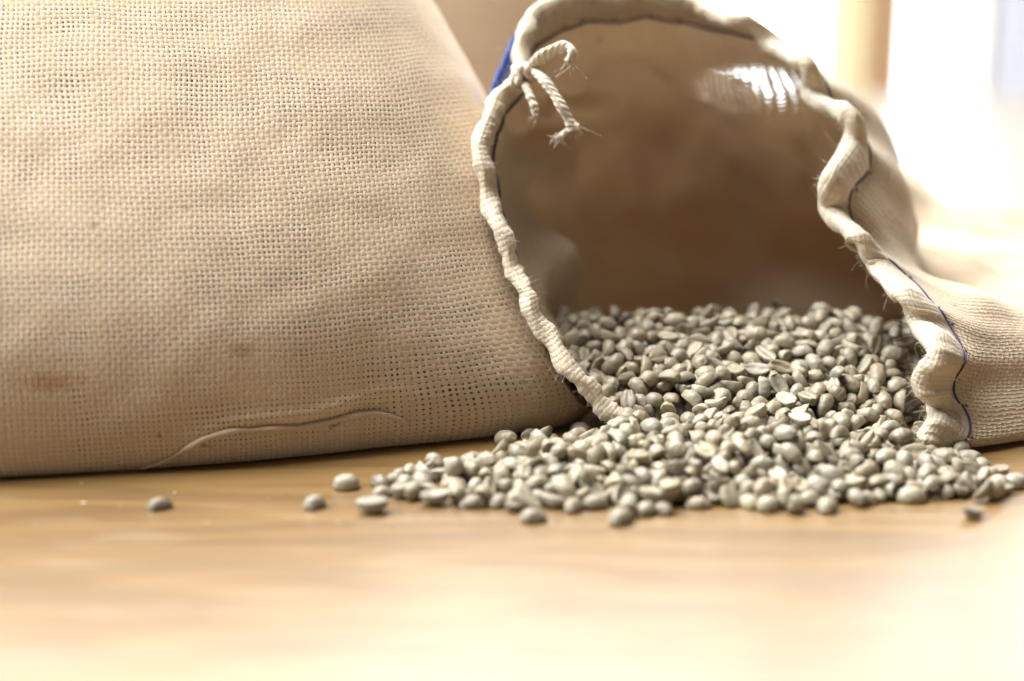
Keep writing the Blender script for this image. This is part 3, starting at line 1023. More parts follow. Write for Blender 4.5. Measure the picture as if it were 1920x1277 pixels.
# where each bean came to rest: shape, size, x y z (mm), quaternion, number of the stray ones
REST = (
    '8,0.895,-102.84,429.77,0.67,0.969,0,0,0.247,0;9,1.119,-57.77,430.72,0.7,0.9,0,0,0.435,1;3,1.169,-50.26,448.58,1.06,1,0,0,0.025,2;0,1.169,-40.49,426,3.'
    '61,0,-0.995,-0.1,0,3;1,1.067,6.08,418.63,0.76,0.999,0,0,0.05,4;0,1.119,30.81,417.72,0.96,0.878,0,0,0.479,5;1,0.864,-38.66,441.48,0.62,0.989,0,0,0.149,'
    '6;7,1.017,-33.16,440.48,3.34,0,-0.825,-0.565,0,7;0,1.067,91.56,427.88,0.91,0.796,0,0,0.605,8;3,1.119,153.23,449.62,1.01,0.989,0,0,0.149,9;6,1.169,-22.'
    '78,433.61,3.46,0,-0.989,-0.149,0,10;2,0.966,-11.27,431.68,0.68,0.995,0,0,0.1,11;2,1.424,43.68,433.61,4.43,0,-0.997,-0.075,0,12;0,1.169,118.25,436.53,1'
    ',0.999,0,0,0.05,13;3,1.067,74.64,428.82,0.97,0.939,0,0,0.343,14;1,1.017,69.31,431.68,0.72,0.454,0,0,0.891,15;0,0.915,-3.92,432.64,0.79,0.825,0,0,0.565'
    ',16;0,1.017,24.2,430.72,0.87,0.995,0,0,0.1,17;2,0.915,54.65,430.72,0.65,0.999,0,0,0.05,18;2,1.002,28.82,451.13,10.81,0.687,-0.435,0.378,-0.443,-1;8,1.'
    '063,42.53,444.93,4.39,0.154,-0.187,-0.666,0.706,-1;0,1.053,-1.96,494.18,2.06,0.221,-0.178,-0.217,0.934,-1;2,0.991,33.77,441.91,8.45,0.203,0.595,-0.778'
    ',0.022,-1;1,1.039,37.8,447.65,11.09,0.046,0.234,-0.967,-0.089,-1;10,1.079,12.24,431.71,3.06,0.033,-0.299,-0.95,0.084,-1;4,1.036,84.49,448.16,11.02,0.4'
    '59,-0.018,-0.408,0.789,-1;7,1.074,81.49,427.24,2.75,0.532,0.618,0.495,0.301,-1;4,1.061,115.02,457.76,7.34,0.706,0.616,0.212,0.277,-1;2,1.045,85.63,488'
    '.91,13.81,0.472,-0.22,0.19,-0.832,-1;4,1.002,109.9,440.32,4.01,0.838,-0.469,-0.082,0.268,-1;8,1.039,25.41,452.27,9.02,0.495,0.533,0.659,-0.192,-1;2,1.'
    '022,141.6,497.42,4.75,0.226,0.915,0.098,-0.319,-1;2,1.065,125.11,462.9,7.03,-0.027,0.134,-0.888,-0.438,-1;3,1.031,46.22,431.58,7.14,-0.022,0.422,-0.90'
    '6,-0.028,-1;2,0.996,134.56,441.77,2.89,0.169,0.543,-0.805,-0.17,-1;11,1.055,32.25,460.36,12.04,0.78,-0.321,0.301,-0.445,-1;4,0.976,106.33,443.75,6.84,'
    '0.957,0.24,-0.14,0.077,-1;1,1.043,86.79,456.48,12.28,0.454,0.141,-0.092,0.875,-1;5,1.034,131.38,498.47,5.37,0.087,0.905,0.119,-0.399,-1;6,1.072,65.61,'
    '505.2,21.46,0.992,0.111,0.066,0.011,-1;9,1.068,33.95,428.77,1.72,0.631,-0.005,0.239,-0.738,-1;2,1.015,61.2,437.45,5.9,0.225,0.85,0.475,0.037,-1;0,0.95'
    '1,95.95,443.18,6.09,0.828,0.51,0.135,-0.189,-1;10,0.946,86.13,449.58,3.4,0.084,0.18,-0.382,0.902,-1;5,1.026,43.55,458.86,10.75,0.517,0.082,0.422,0.74,'
    '-1;4,0.95,87.21,432.31,1.3,0.979,-0.139,-0.086,0.125,-1;5,1.064,102.02,440.54,5.47,0.09,0.529,0.843,0.041,-1;0,0.897,40.54,456.71,10.13,0.749,0.072,0.'
    '449,0.482,-1;2,1.059,83.77,456.42,14.68,0.403,-0.23,-0.107,0.879,-1;7,1.048,132.04,448.22,3.74,0.794,0.499,0.075,-0.339,-1;11,1.073,91.23,509.05,23.32'
    ',0.162,0.014,-0.89,-0.427,-1;8,0.906,44.82,447.15,5.85,0.205,0.148,-0.117,0.96,-1;3,1.023,30.53,436.93,4.77,0.782,-0.406,-0.119,-0.458,-1;3,0.99,120.4'
    '1,448.22,3.36,0.394,0.423,-0.096,-0.81,-1;4,0.949,3.84,443.17,7.24,-0.183,0.698,0.692,-0.014,-1;8,1.03,20.59,521.01,22.39,0.777,0.399,0.327,-0.361,-1;'
    '7,1.017,15.97,463,9.86,-0.11,0.443,0.864,-0.214,-1;9,1.042,79.7,443.19,6.53,-0.196,0.814,-0.545,0.031,-1;6,1.017,91.57,455.78,8.4,0.435,0.443,-0.216,0'
    '.754,-1;0,1.013,9.04,445.98,5.08,0.481,-0.097,0.191,-0.85,-1;3,0.985,95.13,454.85,10.29,-0.136,0.857,-0.233,-0.44,-1;0,1.058,-17.55,447.46,0.93,0.028,'
    '-0.001,0.01,-1,-1;3,0.889,93.14,446.82,5.81,0.766,-0.402,0.077,-0.496,-1;11,1.076,75.32,447.97,7.06,0.996,0.08,-0.034,-0.005,-1;8,0.974,53,435.26,4.29'
    ',0.326,0.115,-0.052,-0.937,-1;2,1.077,113.35,504.57,18.65,0.427,-0.224,-0.534,0.694,-1;4,0.964,74.15,434.59,4.45,0.431,0.211,0.024,-0.877,-1;7,1.008,8'
    '3,453.28,11.42,0.107,0.925,-0.342,-0.122,-1;9,1.074,58.49,448.93,12.25,-0.085,0.358,0.891,0.267,-1;0,0.974,33.78,497.24,13.12,0.533,-0.442,-0.017,0.72'
    '1,-1;11,1.057,120.12,513.63,22.66,-0.159,0.884,0.111,0.425,-1;10,0.904,115.65,453.65,4.03,0.769,0.035,0.505,0.391,-1;1,1.078,52.55,499.59,21.62,0.315,'
    '0.034,0.243,0.917,-1;11,1.021,124.55,448.44,2.12,0.676,-0.53,-0.329,0.393,-1;2,1.078,73.56,502.49,18.74,0.049,0.154,-0.944,0.288,-1;6,1.051,7.66,438.9'
    '8,4.48,0.954,-0.096,-0.004,0.282,-1;1,0.929,-8.85,441.57,0.67,0.794,-0.007,0.01,0.608,-1;2,0.938,-8.49,433.63,2.88,0.712,-0.082,0.393,0.575,-1;2,0.973'
    ',102.02,520.74,27.26,0.906,-0.381,0.071,-0.171,-1;4,0.954,58.99,447.1,6.94,0.047,0.923,-0.155,0.35,-1;5,1.074,68.74,510.4,23.24,-0.482,0.844,-0.206,-0'
    '.113,-1;7,1.04,32.53,455.24,8.33,0.869,-0.097,0.311,0.373,-1;7,1.063,24.85,446.59,7,0.124,0.944,-0.303,-0.047,-1;2,0.872,74.31,443.94,4.7,0.915,0.003,'
    '-0.034,0.402,-1;2,1.057,44.23,508.1,23.48,0.298,0.688,0.308,0.586,-1;5,0.908,53.45,449.96,8.95,0.512,0.145,0.795,-0.29,-1;11,1.053,94.03,521.33,28.41,'
    '0.985,0.115,0.067,-0.113,-1;1,1.039,79.45,438.67,2.34,-0.007,0.569,-0.822,-0.017,-1;3,0.871,12.5,435.63,5.49,0.106,0.973,0.141,0.149,-1;6,0.893,97.07,'
    '437.43,3.99,0.586,-0.089,-0.038,-0.804,-1;7,1.044,83.95,510.53,22.95,-0.109,0.864,-0.342,-0.354,-1;4,0.969,97.78,494.72,16.93,-0.126,0.889,-0.44,0.012'
    ',-1;3,1.02,35.8,438.37,5.49,-0.194,0.024,0.897,-0.397,-1;8,0.892,58.14,502.7,20.44,0.957,-0.166,-0.125,0.203,-1;4,0.995,42.98,496.5,13.5,0.369,0.166,-'
    '0.26,0.877,-1;7,0.903,65.23,448.71,12.01,0.482,-0.047,-0.139,-0.864,-1;1,0.973,49.15,439.29,5.94,0.216,0.556,0.801,0.045,-1;1,1.047,116.22,448.07,5.61'
    ',0.613,0.635,-0.168,-0.438,-1;5,0.98,23.62,438.99,3.9,-0.232,0.197,0.879,0.367,-1;4,1.047,31.24,501.25,15.83,0.268,0.397,0.43,-0.765,-1;8,1.077,132.3,'
    '520.7,24.54,0.98,0.145,0.052,-0.13,-1;9,1.023,-35.55,451.66,1.4,0.967,0.248,0.001,0.057,-1;3,1.075,-13.72,456.74,4.53,0.533,-0.293,0.791,0.07,-1;11,1.'
    '036,117.09,518.61,28.78,0.106,0.894,-0.403,-0.163,-1;6,0.996,107.95,517.82,27.38,0.864,0.179,-0.28,0.379,-1;6,0.934,1.21,428.49,2.16,-0.002,0.36,-0.93'
    '3,0.015,-1;7,0.948,101.84,432.92,2.12,0.762,0.437,-0.188,-0.438,-1;11,0.917,104.41,434.89,0.78,0.988,-0.011,0.006,-0.152,-1;2,0.892,139.03,436.34,3.97'
    ',0.19,0.893,0.003,0.407,-1;11,0.993,7.18,436.7,1.2,0.631,0.128,0.14,0.752,-1;1,0.882,38.78,439.45,6.87,0.363,0.196,0.155,0.898,-1;2,1.056,54.23,436.3,'
    '2.36,-0.009,0.951,0.31,-0.005,-1;9,1.024,102.41,507.56,19.72,0.982,-0.014,-0.14,-0.124,-1;2,1.012,27.05,518.46,18.5,0.395,0.307,-0.248,-0.83,-1;2,0.86'
    '9,51.16,502.21,18.81,-0.099,0.334,-0.871,0.347,-1;3,0.957,44.38,458.28,6.18,0.641,-0.287,0.471,-0.533,-1;7,1.044,120.33,455.13,6.35,0.681,0.219,0.392,'
    '-0.579,-1;11,0.938,97.24,507.7,23.03,0.301,0.833,-0.364,-0.289,-1;10,1.049,123.19,499.04,14.44,0.806,0.035,0.277,-0.522,-1;5,0.925,56.85,520,26.66,0.2'
    '93,-0.078,-0.943,-0.137,-1;10,0.999,-3.08,447.52,4.89,0.685,0.109,-0.008,-0.72,-1;0,0.875,104.4,496.08,14.42,0.979,-0.08,-0.144,0.12,-1;7,0.973,91.67,'
    '449.7,8.73,0.602,0.009,0.191,0.775,-1;5,1.045,74.33,435.96,3.02,0.067,0.545,0.814,0.19,-1;8,0.943,147.58,456.49,1.35,0.947,0.072,-0.098,0.296,-1;4,0.9'
    '16,-24.7,439.27,2.17,0.17,0.273,0.58,0.749,-1;5,1.071,91.82,504.6,18.37,0.413,-0.469,0.003,-0.781,-1;11,1.064,81.09,460.35,16.7,0.263,0.924,0.182,0.21'
    '1,-1;5,0.969,44.38,438.95,5.94,0.887,-0.088,-0.04,0.452,-1;8,1.01,96.83,466.15,12.74,0.111,-0.586,0.124,-0.793,-1;3,0.889,59.88,435.17,2.5,-0.038,0.61'
    '3,-0.788,-0.03,-1;1,1.043,-17.65,455.7,4.05,0.871,-0.087,0.016,-0.483,-1;0,1.033,88.73,451.47,7.67,0.23,0.901,-0.269,-0.252,-1;4,0.903,147.19,447.39,1'
    '.53,0.92,-0.176,-0.086,-0.339,-1;6,1.064,63.99,509.6,24.31,0.691,0.173,-0.241,-0.659,-1;6,1.001,30.17,514.62,21.48,0.386,-0.472,0.481,0.63,-1;10,1.066'
    ',135.03,464.19,4.87,0.887,0.155,-0.176,-0.397,-1;9,1.031,11.64,451.14,6.54,0.858,-0.031,0.07,-0.509,-1;7,1.034,51.13,452.17,12,0.419,0.849,-0.172,-0.2'
    '74,-1;0,0.953,14.97,435.83,1.73,0.95,0.034,-0.196,-0.239,-1;11,0.966,121.23,501.39,17.96,0.736,-0.065,-0.084,0.669,-1;4,0.994,73.3,492.62,15.02,-0.256'
    ',0.534,-0.663,0.457,-1;7,0.889,108.84,437.24,0.82,0.794,0.001,0.035,-0.607,-1;10,0.964,138.96,489.53,1.55,0.725,0.05,0.021,0.687,-1;1,1.032,68.42,441.'
    '86,3.74,0.409,-0.147,-0.104,0.895,-1;7,1.025,63.04,520.99,26.64,0.277,-0.363,0.885,0.093,-1;7,1.055,38.4,494.13,15.89,-0.189,0.689,0.602,0.356,-1;11,0'
    '.981,116.87,489.73,11.47,0.931,0.317,-0.066,-0.166,-1;2,1.062,23.38,508.01,0.77,0.336,0.001,0.008,0.942,-1;7,1.044,44.36,452.89,8.97,0.489,-0.336,0.2,'
    '0.78,-1;10,0.988,86.96,515.99,26.29,-0.204,0.873,-0.435,-0.087,-1;7,0.892,-12.53,451.48,5.41,0.088,-0.289,-0.708,0.639,-1;7,1.015,63.97,438.38,3.12,0.'
    '201,0.796,0.371,0.434,-1;4,0.959,82.47,444.04,3.9,-0.289,0.096,-0.858,-0.414,-1;5,0.917,70.86,443.34,7.62,0.159,0.82,-0.506,0.214,-1;10,0.861,-8.56,44'
    '9.52,3.11,0.746,-0.361,-0.216,-0.516,-1;2,0.973,75.73,507.07,22.97,-0.136,0.811,-0.563,0.085,-1;6,1.059,76.53,530.16,29.6,0.173,0.594,0.69,0.376,-1;2,'
    '0.952,38.64,507.24,20.08,0.447,0.796,0.369,0.174,-1;4,0.921,126.91,454.18,5.94,0.833,-0.08,-0.214,-0.504,-1;0,1.075,2.36,432.81,2.24,0.905,-0.341,-0.1'
    '4,0.213,-1;4,0.948,15.1,440.52,4.77,0.235,-0.127,-0.741,0.616,-1;2,1.07,96.29,453.33,5.92,0.144,0.353,-0.92,0.095,-1;4,0.919,97.53,505.27,19.99,0.18,0'
    '.85,-0.067,-0.491,-1;5,0.968,114.22,442.8,5,-0.102,0.435,0.797,-0.405,-1;5,1.077,58.55,524.9,25.99,0.021,0.275,0.38,-0.883,-1;9,1.078,90.78,437.25,2.2'
    '8,0.725,-0.142,-0.377,0.558,-1;4,1.015,64.42,515.88,26.28,-0.365,0.13,-0.894,0.225,-1;3,0.942,168.95,518.26,3.83,-0.199,0.266,0.939,0.088,-1;9,1.034,8'
    '4.3,468.52,15.09,0.819,0.268,0.507,0.024,-1;11,0.981,-40.38,449.77,0.86,0.905,0.023,-0.011,-0.425,-1;6,1.045,146.39,462.01,2.66,0.497,-0.408,0.31,-0.7'
    ',-1;3,0.967,-32.42,446.77,1.94,0.529,-0.15,0.211,0.808,-1;2,0.937,15.49,431.7,5.11,0.928,0.127,0.233,-0.26,-1;3,0.864,129.76,440.29,1.33,0.739,0.157,-'
    '0.111,-0.646,-1;9,1.056,20.75,515.01,22.7,0.874,0.041,-0.328,0.357,-1;2,1.011,112,463.57,10.55,0.245,-0.626,0.675,-0.303,-1;0,0.983,73.1,457.83,11.59,'
    '0.094,-0.721,0.681,-0.083,-1;0,1.017,9.45,467.03,10.09,0.361,-0.172,-0.815,0.42,-1;8,0.917,152.35,461.3,2.33,-0.008,0.912,0.41,-0.001,-1;5,1.012,126.1'
    '2,448.83,4.81,0.873,0.152,0.13,0.445,-1;3,0.874,69.27,437.42,0.83,0.02,0,0.006,1,-1;0,0.905,99.86,438.12,2.65,0.118,0.978,0.133,0.108,-1;3,1.01,63.87,'
    '432.23,3.2,0.176,-0.791,0.463,0.36,-1;0,1.011,0.01,451.99,5.74,0.386,0.078,0.18,0.902,-1;3,1.074,102.88,524.46,29.42,0.859,-0.07,0.272,0.427,-1;0,1.00'
    '2,70.71,504.8,21.13,0.131,-0.437,0.334,-0.825,-1;11,0.949,135.31,504.14,1.64,0.961,0.002,0.008,0.277,-1;8,0.964,112.01,548.96,34.55,0.956,-0.011,-0.04'
    ',-0.29,-1;10,0.97,90.28,468.34,17.27,-0.153,0.889,-0.43,0.041,-1;7,0.94,65.14,455.78,11.24,0.641,0.23,0.609,-0.407,-1;7,0.967,17.93,428.02,0.87,0.858,'
    '-0.02,0.002,0.513,-1;8,0.883,-16.61,433.87,3.67,0.562,0.173,0.233,0.775,-1;4,0.996,11.67,461.1,8.12,0.591,-0.219,-0.504,-0.59,-1;9,1.069,35.5,450.04,7'
    '.19,0.39,0.436,0.256,-0.77,-1;4,0.885,75.02,467.28,14.98,0.955,0.235,-0.087,-0.16,-1;1,0.887,135.88,492.26,6.49,-0.502,0.85,-0.077,-0.142,-1;11,0.884,'
    '74.26,452.35,11.27,-0.233,0.487,0.742,0.397,-1;7,0.926,38.46,424.35,0.84,0.372,0.002,0.018,-0.928,-1;9,0.962,139.39,448.53,1.73,0.076,-0,-0.336,0.939,'
    '-1;8,0.895,63.75,447.88,9.94,0.37,0.709,-0.58,0.156,-1;10,0.964,146.35,442.88,2.32,0.003,0.085,-0.996,-0.005,-1;5,0.87,31.4,443.02,4.69,0.575,0.074,0.'
    '267,0.77,-1;4,0.87,79.63,430.8,3.22,0.64,0.219,-0.348,0.649,-1;1,1.013,127.14,527.23,26.64,-0.155,0.592,-0.624,-0.486,-1;10,1.07,22.03,508.87,21.35,0.'
    '321,0.145,-0.114,0.929,-1;1,0.931,48.76,447.92,6.41,0.736,0.296,0.473,0.384,-1;7,0.861,81.1,436.5,5.52,0.339,-0.611,-0.711,-0.075,-1;1,1.058,43.91,469'
    '.64,13.16,0.432,-0.025,-0.073,0.898,-1;9,0.897,-4.8,455.32,5.69,0.109,0.814,0.514,0.248,-1;1,1.055,62.4,457,12.94,0.498,-0.391,-0.306,0.711,-1;2,0.872'
    ',-6.3,440.64,3.44,-0.404,0.593,0.687,-0.114,-1;6,0.903,-1.41,450.61,2.49,0.372,0.273,0.241,-0.854,-1;6,1.071,27.77,462.58,10.26,0.503,-0.105,0.322,-0.'
    '795,-1;2,0.939,130.82,461.53,2.81,0.8,-0.575,0.104,0.136,-1;4,1.009,161.9,425.4,1.5,0.923,0.208,0.032,0.323,-1;7,1.018,103.99,441.89,3.15,0.03,0.361,0'
    '.932,-0.009,-1;11,1.063,100.26,452.86,7.37,0.043,0.952,0.256,-0.162,-1;3,0.997,143.21,438.19,3.43,0.209,0.717,-0.429,0.508,-1;5,0.888,-13.63,437.1,0.7'
    '6,0.935,0.006,0.002,0.355,-1;5,0.958,9.66,441.75,2.79,0.039,0.91,-0.411,-0.032,-1;11,0.949,2.8,439.73,2.55,0.655,0.317,0.065,-0.683,-1;9,0.975,65.95,4'
    '59.05,14.63,0.326,-0.232,0.79,0.465,-1;0,0.894,142.55,459.07,3.05,-0.081,0.068,0.874,0.475,-1;2,0.902,90.57,445.58,4.75,0.121,0.747,-0.544,0.363,-1;5,'
    '0.918,120.72,494.54,11.43,0.602,-0.045,-0.084,-0.793,-1;3,0.935,81.93,515.85,23.88,0.284,0.048,-0.237,0.928,-1;2,0.942,110.24,490.39,10.53,0.079,-0.48'
    ',0.369,-0.792,-1;7,0.925,50.18,456.89,12.41,0.837,-0.147,0.183,-0.494,-1;7,1.056,103.58,452.63,8.76,0.199,-0.37,0.362,-0.832,-1;10,0.886,84.46,439.66,'
    '0.68,0.759,0.003,-0.004,0.651,-1;4,0.89,116.13,506.23,19.81,0.181,0.449,0.836,-0.259,-1;11,0.945,8.93,491.19,2.17,0.175,0.153,-0.743,-0.628,-1;4,0.963'
    ',18.52,442.43,6.1,0.122,-0.844,-0.354,-0.385,-1;8,0.892,82.38,508.29,20.64,0.536,0.76,-0.287,-0.23,-1;1,0.922,19.19,468.53,8.96,0.874,0.277,0.101,-0.3'
    '87,-1;2,0.951,40.52,511.5,22.26,-0.145,0.54,0.673,-0.484,-1;1,0.964,87.47,460.35,10.5,0.012,-0.052,0.269,0.962,-1;9,0.993,33.12,422.44,2.24,0.005,-0.0'
    '59,-0.663,-0.747,-1;9,0.892,13.32,494.24,1.55,0.517,-0.088,0.237,0.818,-1;8,0.986,-27.17,447.01,2.54,0.482,0.023,-0.386,0.786,-1;11,1.037,14.2,455.85,'
    '9.33,0.761,0.293,0.272,0.51,-1;2,0.986,68.17,462.18,17.38,0.178,0.665,0.691,-0.219,-1;7,0.879,130.91,442.86,4.2,0.424,-0.307,0.202,0.828,-1;3,0.961,56'
    '.91,514.37,25.56,0.35,-0.202,0.143,-0.903,-1;3,1.043,45.77,502.15,20.44,0.372,-0.214,0.158,-0.889,-1;1,0.931,78.48,457.13,11.97,0.436,-0.218,-0.24,0.8'
    '39,-1;10,0.946,13.53,443.82,6.26,0.566,-0.124,-0.271,-0.769,-1;0,0.86,41.76,439.62,2.51,0.221,0.359,-0.127,0.898,-1;3,1.042,127.35,446.1,0.97,0.95,0.0'
    '03,0.016,0.312,-1;3,1.072,22.17,442.36,1,0.954,0.013,0.015,-0.299,-1;7,0.972,77.69,523.46,28.51,0.065,0.891,-0.28,-0.353,-1;10,1.079,123.96,509.31,20.'
    '09,0.657,0.351,-0.132,0.654,-1;1,0.866,38.39,456.58,8.57,-0.225,0.643,0.721,-0.129,-1;7,0.873,39.79,464.11,9.67,0.713,0.386,0.373,0.452,-1;4,0.993,76.'
    '59,470.41,18.68,0.312,0.151,0.934,0.091,-1;11,0.915,44.24,491.72,12.23,0.505,0.462,0.729,0.011,-1;9,0.864,94.47,440.03,2.6,0.464,-0.356,-0.631,-0.509,'
    '-1;6,0.902,72.63,518.4,27.86,0.155,0.871,0.45,0.123,-1;3,1.059,53.96,511.72,22.82,0.149,-0.433,0.375,-0.806,-1;9,1.077,108.11,527.64,28.52,0.223,0.244'
    ',0.031,0.943,-1;7,1.021,102.39,498.06,16.9,0.38,0.335,-0.195,-0.84,-1;3,1.009,152.89,516.84,2.36,0.824,-0.165,0.023,0.542,-1;3,0.936,34.39,447.24,3.58'
    ',-0.128,0.876,0.463,0.047,-1;10,0.945,85.8,464.79,12.89,0.267,-0.364,0.445,-0.773,-1;10,0.896,82.69,446.73,8.05,0.055,-0.88,0.134,0.452,-1;11,1.009,66'
    '.04,484.7,17.78,0.014,0.942,-0.302,0.148,-1;6,1.033,85.45,439.04,4.45,-0.002,0.56,-0.817,-0.137,-1;3,0.984,-30.07,438.65,2.67,0.367,-0.408,0.614,-0.56'
    '7,-1;11,0.866,68.83,514.67,25.15,0.097,0.317,-0.592,0.735,-1;3,0.988,28.01,508.87,18.61,0.196,-0.245,-0.708,0.633,-1;6,1.062,49.7,458.8,8.89,0.385,0.6'
    '6,-0.332,-0.552,-1;9,1.006,4.58,454.71,7.72,0.139,0.987,0.064,-0.044,-1;2,0.93,67.39,495.48,15.84,0.349,0.236,0.593,-0.686,-1;10,0.943,139.61,497.13,3'
    '.58,0.391,0.853,-0.269,-0.215,-1;8,1.039,23.57,516.24,21.22,-0.114,0.938,0.242,0.218,-1;10,0.909,4.78,428.29,3.78,-0.238,0.253,0.923,0.162,-1;9,0.874,'
    '59.38,440.15,1.93,0.18,-0.282,0.343,-0.878,-1;8,0.864,49.68,510.79,20.72,0.241,0.201,0.109,-0.943,-1;9,1.023,87.43,447.15,6.59,0.182,0.272,-0.601,0.72'
    '9,-1;0,0.868,6.21,496.95,2.42,0.537,-0.816,-0.182,0.112,-1;0,0.88,95.12,445.82,2.6,0.109,-0.866,-0.471,0.127,-1;4,1.054,174.17,456.63,2.68,0.009,0.989'
    ',-0.144,0.017,-1;10,0.874,22.36,548.95,29.57,0.792,0.469,-0.344,-0.185,-1;5,0.991,133.95,473.54,3,0.271,-0.3,-0.126,-0.906,-1;2,0.886,46.25,449.97,5.0'
    '1,0.671,-0.319,0.521,0.42,-1;3,1.058,67.19,499.13,17.12,0.979,-0.007,-0.17,0.116,-1;8,0.939,91.82,460.43,7.63,0.576,0.564,0.545,-0.23,-1;4,0.877,62.34'
    ',443.2,9.4,-0.272,0.817,-0.503,-0.074,-1;5,0.899,47.38,463.5,10.33,0.229,0.152,-0.015,-0.961,-1;1,0.937,137.91,443.89,3.75,-0.051,0.83,-0.327,-0.449,-'
    '1;2,0.942,82.5,505.87,23.35,0.033,0.107,0.931,0.349,-1;4,0.919,66.45,445.13,7,0.6,-0.124,0.093,-0.785,-1;6,1.039,54.75,442.19,8.78,0.052,0.661,0.566,-'
    '0.49,-1;11,0.926,125.62,439.77,3.88,0.177,0.115,-0.203,-0.956,-1;11,0.87,22.79,441.18,6.66,0.125,0.897,0.324,-0.273,-1;6,0.873,42.92,498.78,11.03,0.20'
    '4,0.044,0.194,-0.959,-1;0,0.887,107.22,459.81,10.27,-0.144,0.022,0.934,-0.327,-1;11,1.037,73.9,449.55,4.78,0.171,0.916,0.268,0.243,-1;1,0.9,99,443.75,'
    '2.54,0.111,0.852,0.511,-0.016,-1;8,1.048,99.5,517.79,25.46,0.19,-0.134,0.159,0.96,-1;11,0.935,70.19,451.44,5.73,0.044,-0.043,0.98,0.188,-1;0,0.96,49.8'
    '4,513.22,25.8,0.391,-0.839,-0.352,0.137,-1;3,0.932,27.96,511.95,15.99,0.535,-0.507,0.659,-0.151,-1;8,0.992,106.01,445.39,5.82,0.093,-0.158,0.937,0.298'
    ',-1;7,0.938,97.51,446.26,4.49,-0.008,0.804,0.585,-0.107,-1;1,0.992,129.93,511.77,19.04,0.288,0.021,-0.285,-0.914,-1;4,0.982,-2.83,459.44,6.7,0.16,0.63'
    '9,0.682,-0.317,-1;8,0.94,61.13,484.05,14.42,0.623,-0.569,0.079,-0.531,-1;4,1.075,99.89,478.48,9.7,0.253,0.465,0.232,0.816,-1;1,1.067,-0.73,443.84,2.96'
    ',0.28,0.849,0.43,-0.124,-1;7,0.863,69.99,436.28,3.82,0.901,0.169,-0.011,0.4,-1;1,1.045,69.6,451.18,11.76,0.864,-0.161,0.196,-0.436,-1;8,0.909,63.61,44'
    '3.77,0.92,0.72,0.012,-0.043,0.693,-1;11,0.871,135.66,452.2,0.75,0.868,-0.01,0.011,-0.497,-1;5,0.93,139.49,518.82,7.65,-0.439,0.17,-0.879,-0.072,-1;3,0'
    '.879,108.65,514.41,23.02,0.782,0.338,-0.206,-0.482,-1;10,0.928,122.8,503.48,15.57,0.522,-0.852,0.023,-0.032,-1;5,0.899,37.27,445.01,7.95,-0.177,0.738,'
    '0.426,-0.493,-1;3,0.873,94.33,435.97,2.58,0.118,0.387,0.903,0.146,-1;6,0.888,39.03,521.82,26.84,0.694,0.419,-0.088,0.579,-1;2,0.912,96.8,457.46,8.6,0.'
    '068,-0.414,-0.647,-0.636,-1;5,0.948,49.22,453.12,7.78,-0.12,0.916,0.177,-0.338,-1;8,0.988,71.92,526.79,28.36,0.534,0.293,-0.109,-0.785,-1;11,0.935,50.'
    '72,506.61,21.85,0.211,0.901,-0.069,-0.373,-1;4,0.862,26.26,505.54,18,0.054,0.586,0.583,-0.56,-1;8,0.884,38.17,461.09,11.06,0.805,0.532,-0.167,0.203,-1'
    ';2,1.072,131.02,456.61,3.96,0.413,0.24,-0.324,0.817,-1;4,0.915,20.25,455.04,9.96,0.141,0.126,-0.97,0.15,-1;7,0.898,102.58,458.06,9.56,0.107,0.808,0.32'
    '1,0.483,-1;8,0.997,92.01,451.4,2.21,0.386,0.084,-0.099,0.913,-1;11,0.861,122.46,455.44,2.61,0.561,0.772,-0.024,0.299,-1;2,0.876,78.81,504.28,19.93,0.1'
    '09,0.306,-0.916,0.236,-1;9,0.971,49.29,472.7,12.53,0.896,-0.181,-0.201,0.353,-1;6,1.061,66.05,448.03,4.18,0.186,0.349,0.917,-0.055,-1;10,0.876,58.85,4'
    '54.26,5.29,0.358,-0.825,0.22,-0.379,-1;10,0.896,96.74,529.24,27.53,0.152,-0.346,-0.152,-0.914,-1;8,1.048,64.93,499.58,20.17,0.942,-0.041,-0.32,0.089,-'
    '1;9,0.971,61.4,452.36,9.44,0.187,-0.407,-0.112,-0.887,-1;6,0.899,69.67,483.5,13.9,0.814,-0.067,-0.336,-0.469,-1;7,0.893,77.69,463.65,12.82,0.758,0.29,'
    '0.306,0.498,-1;6,0.903,90.61,442.63,2.15,-0.008,0.765,-0.644,0.009,-1;4,0.907,-27.21,450.44,0.93,0.449,0.022,-0.002,0.893,-1;3,0.932,76.1,443.11,2.82,'
    '0.222,-0.967,0.113,-0.053,-1;3,0.899,28.45,435.38,3.2,0.353,0.505,0.777,0.127,-1;6,1.077,121.02,463.38,5.29,0.469,-0.282,-0.771,-0.325,-1;5,1.076,2.14'
    ',460.27,7.07,0.887,0.162,0.263,-0.344,-1;2,1.045,54.42,441.21,2.92,0.256,0.966,0.025,-0.012,-1;8,1.063,136.57,508.42,4.79,0.342,-0.766,0.171,-0.516,-1'
    ';1,0.991,101.51,468.22,8.18,0.635,-0.563,-0.521,0.091,-1;3,0.904,57.79,484.99,11.28,0.832,0.312,-0.175,-0.423,-1;7,1.079,130.02,503.54,17.37,0.962,-0.'
    '191,-0.187,0.064,-1;1,0.961,22.97,524.17,20.4,0.273,-0.044,-0.292,-0.916,-1;5,0.978,31.68,441.94,2.99,0.217,-0.05,-0.975,-0.014,-1;0,0.935,137.15,457.'
    '01,3.38,0.075,0.623,0.04,0.778,-1;3,0.932,94.23,526.29,26.68,0.611,-0.047,-0.278,0.74,-1;0,0.95,57.97,443.72,2.8,0.714,-0.14,0.352,0.589,-1;1,0.976,62'
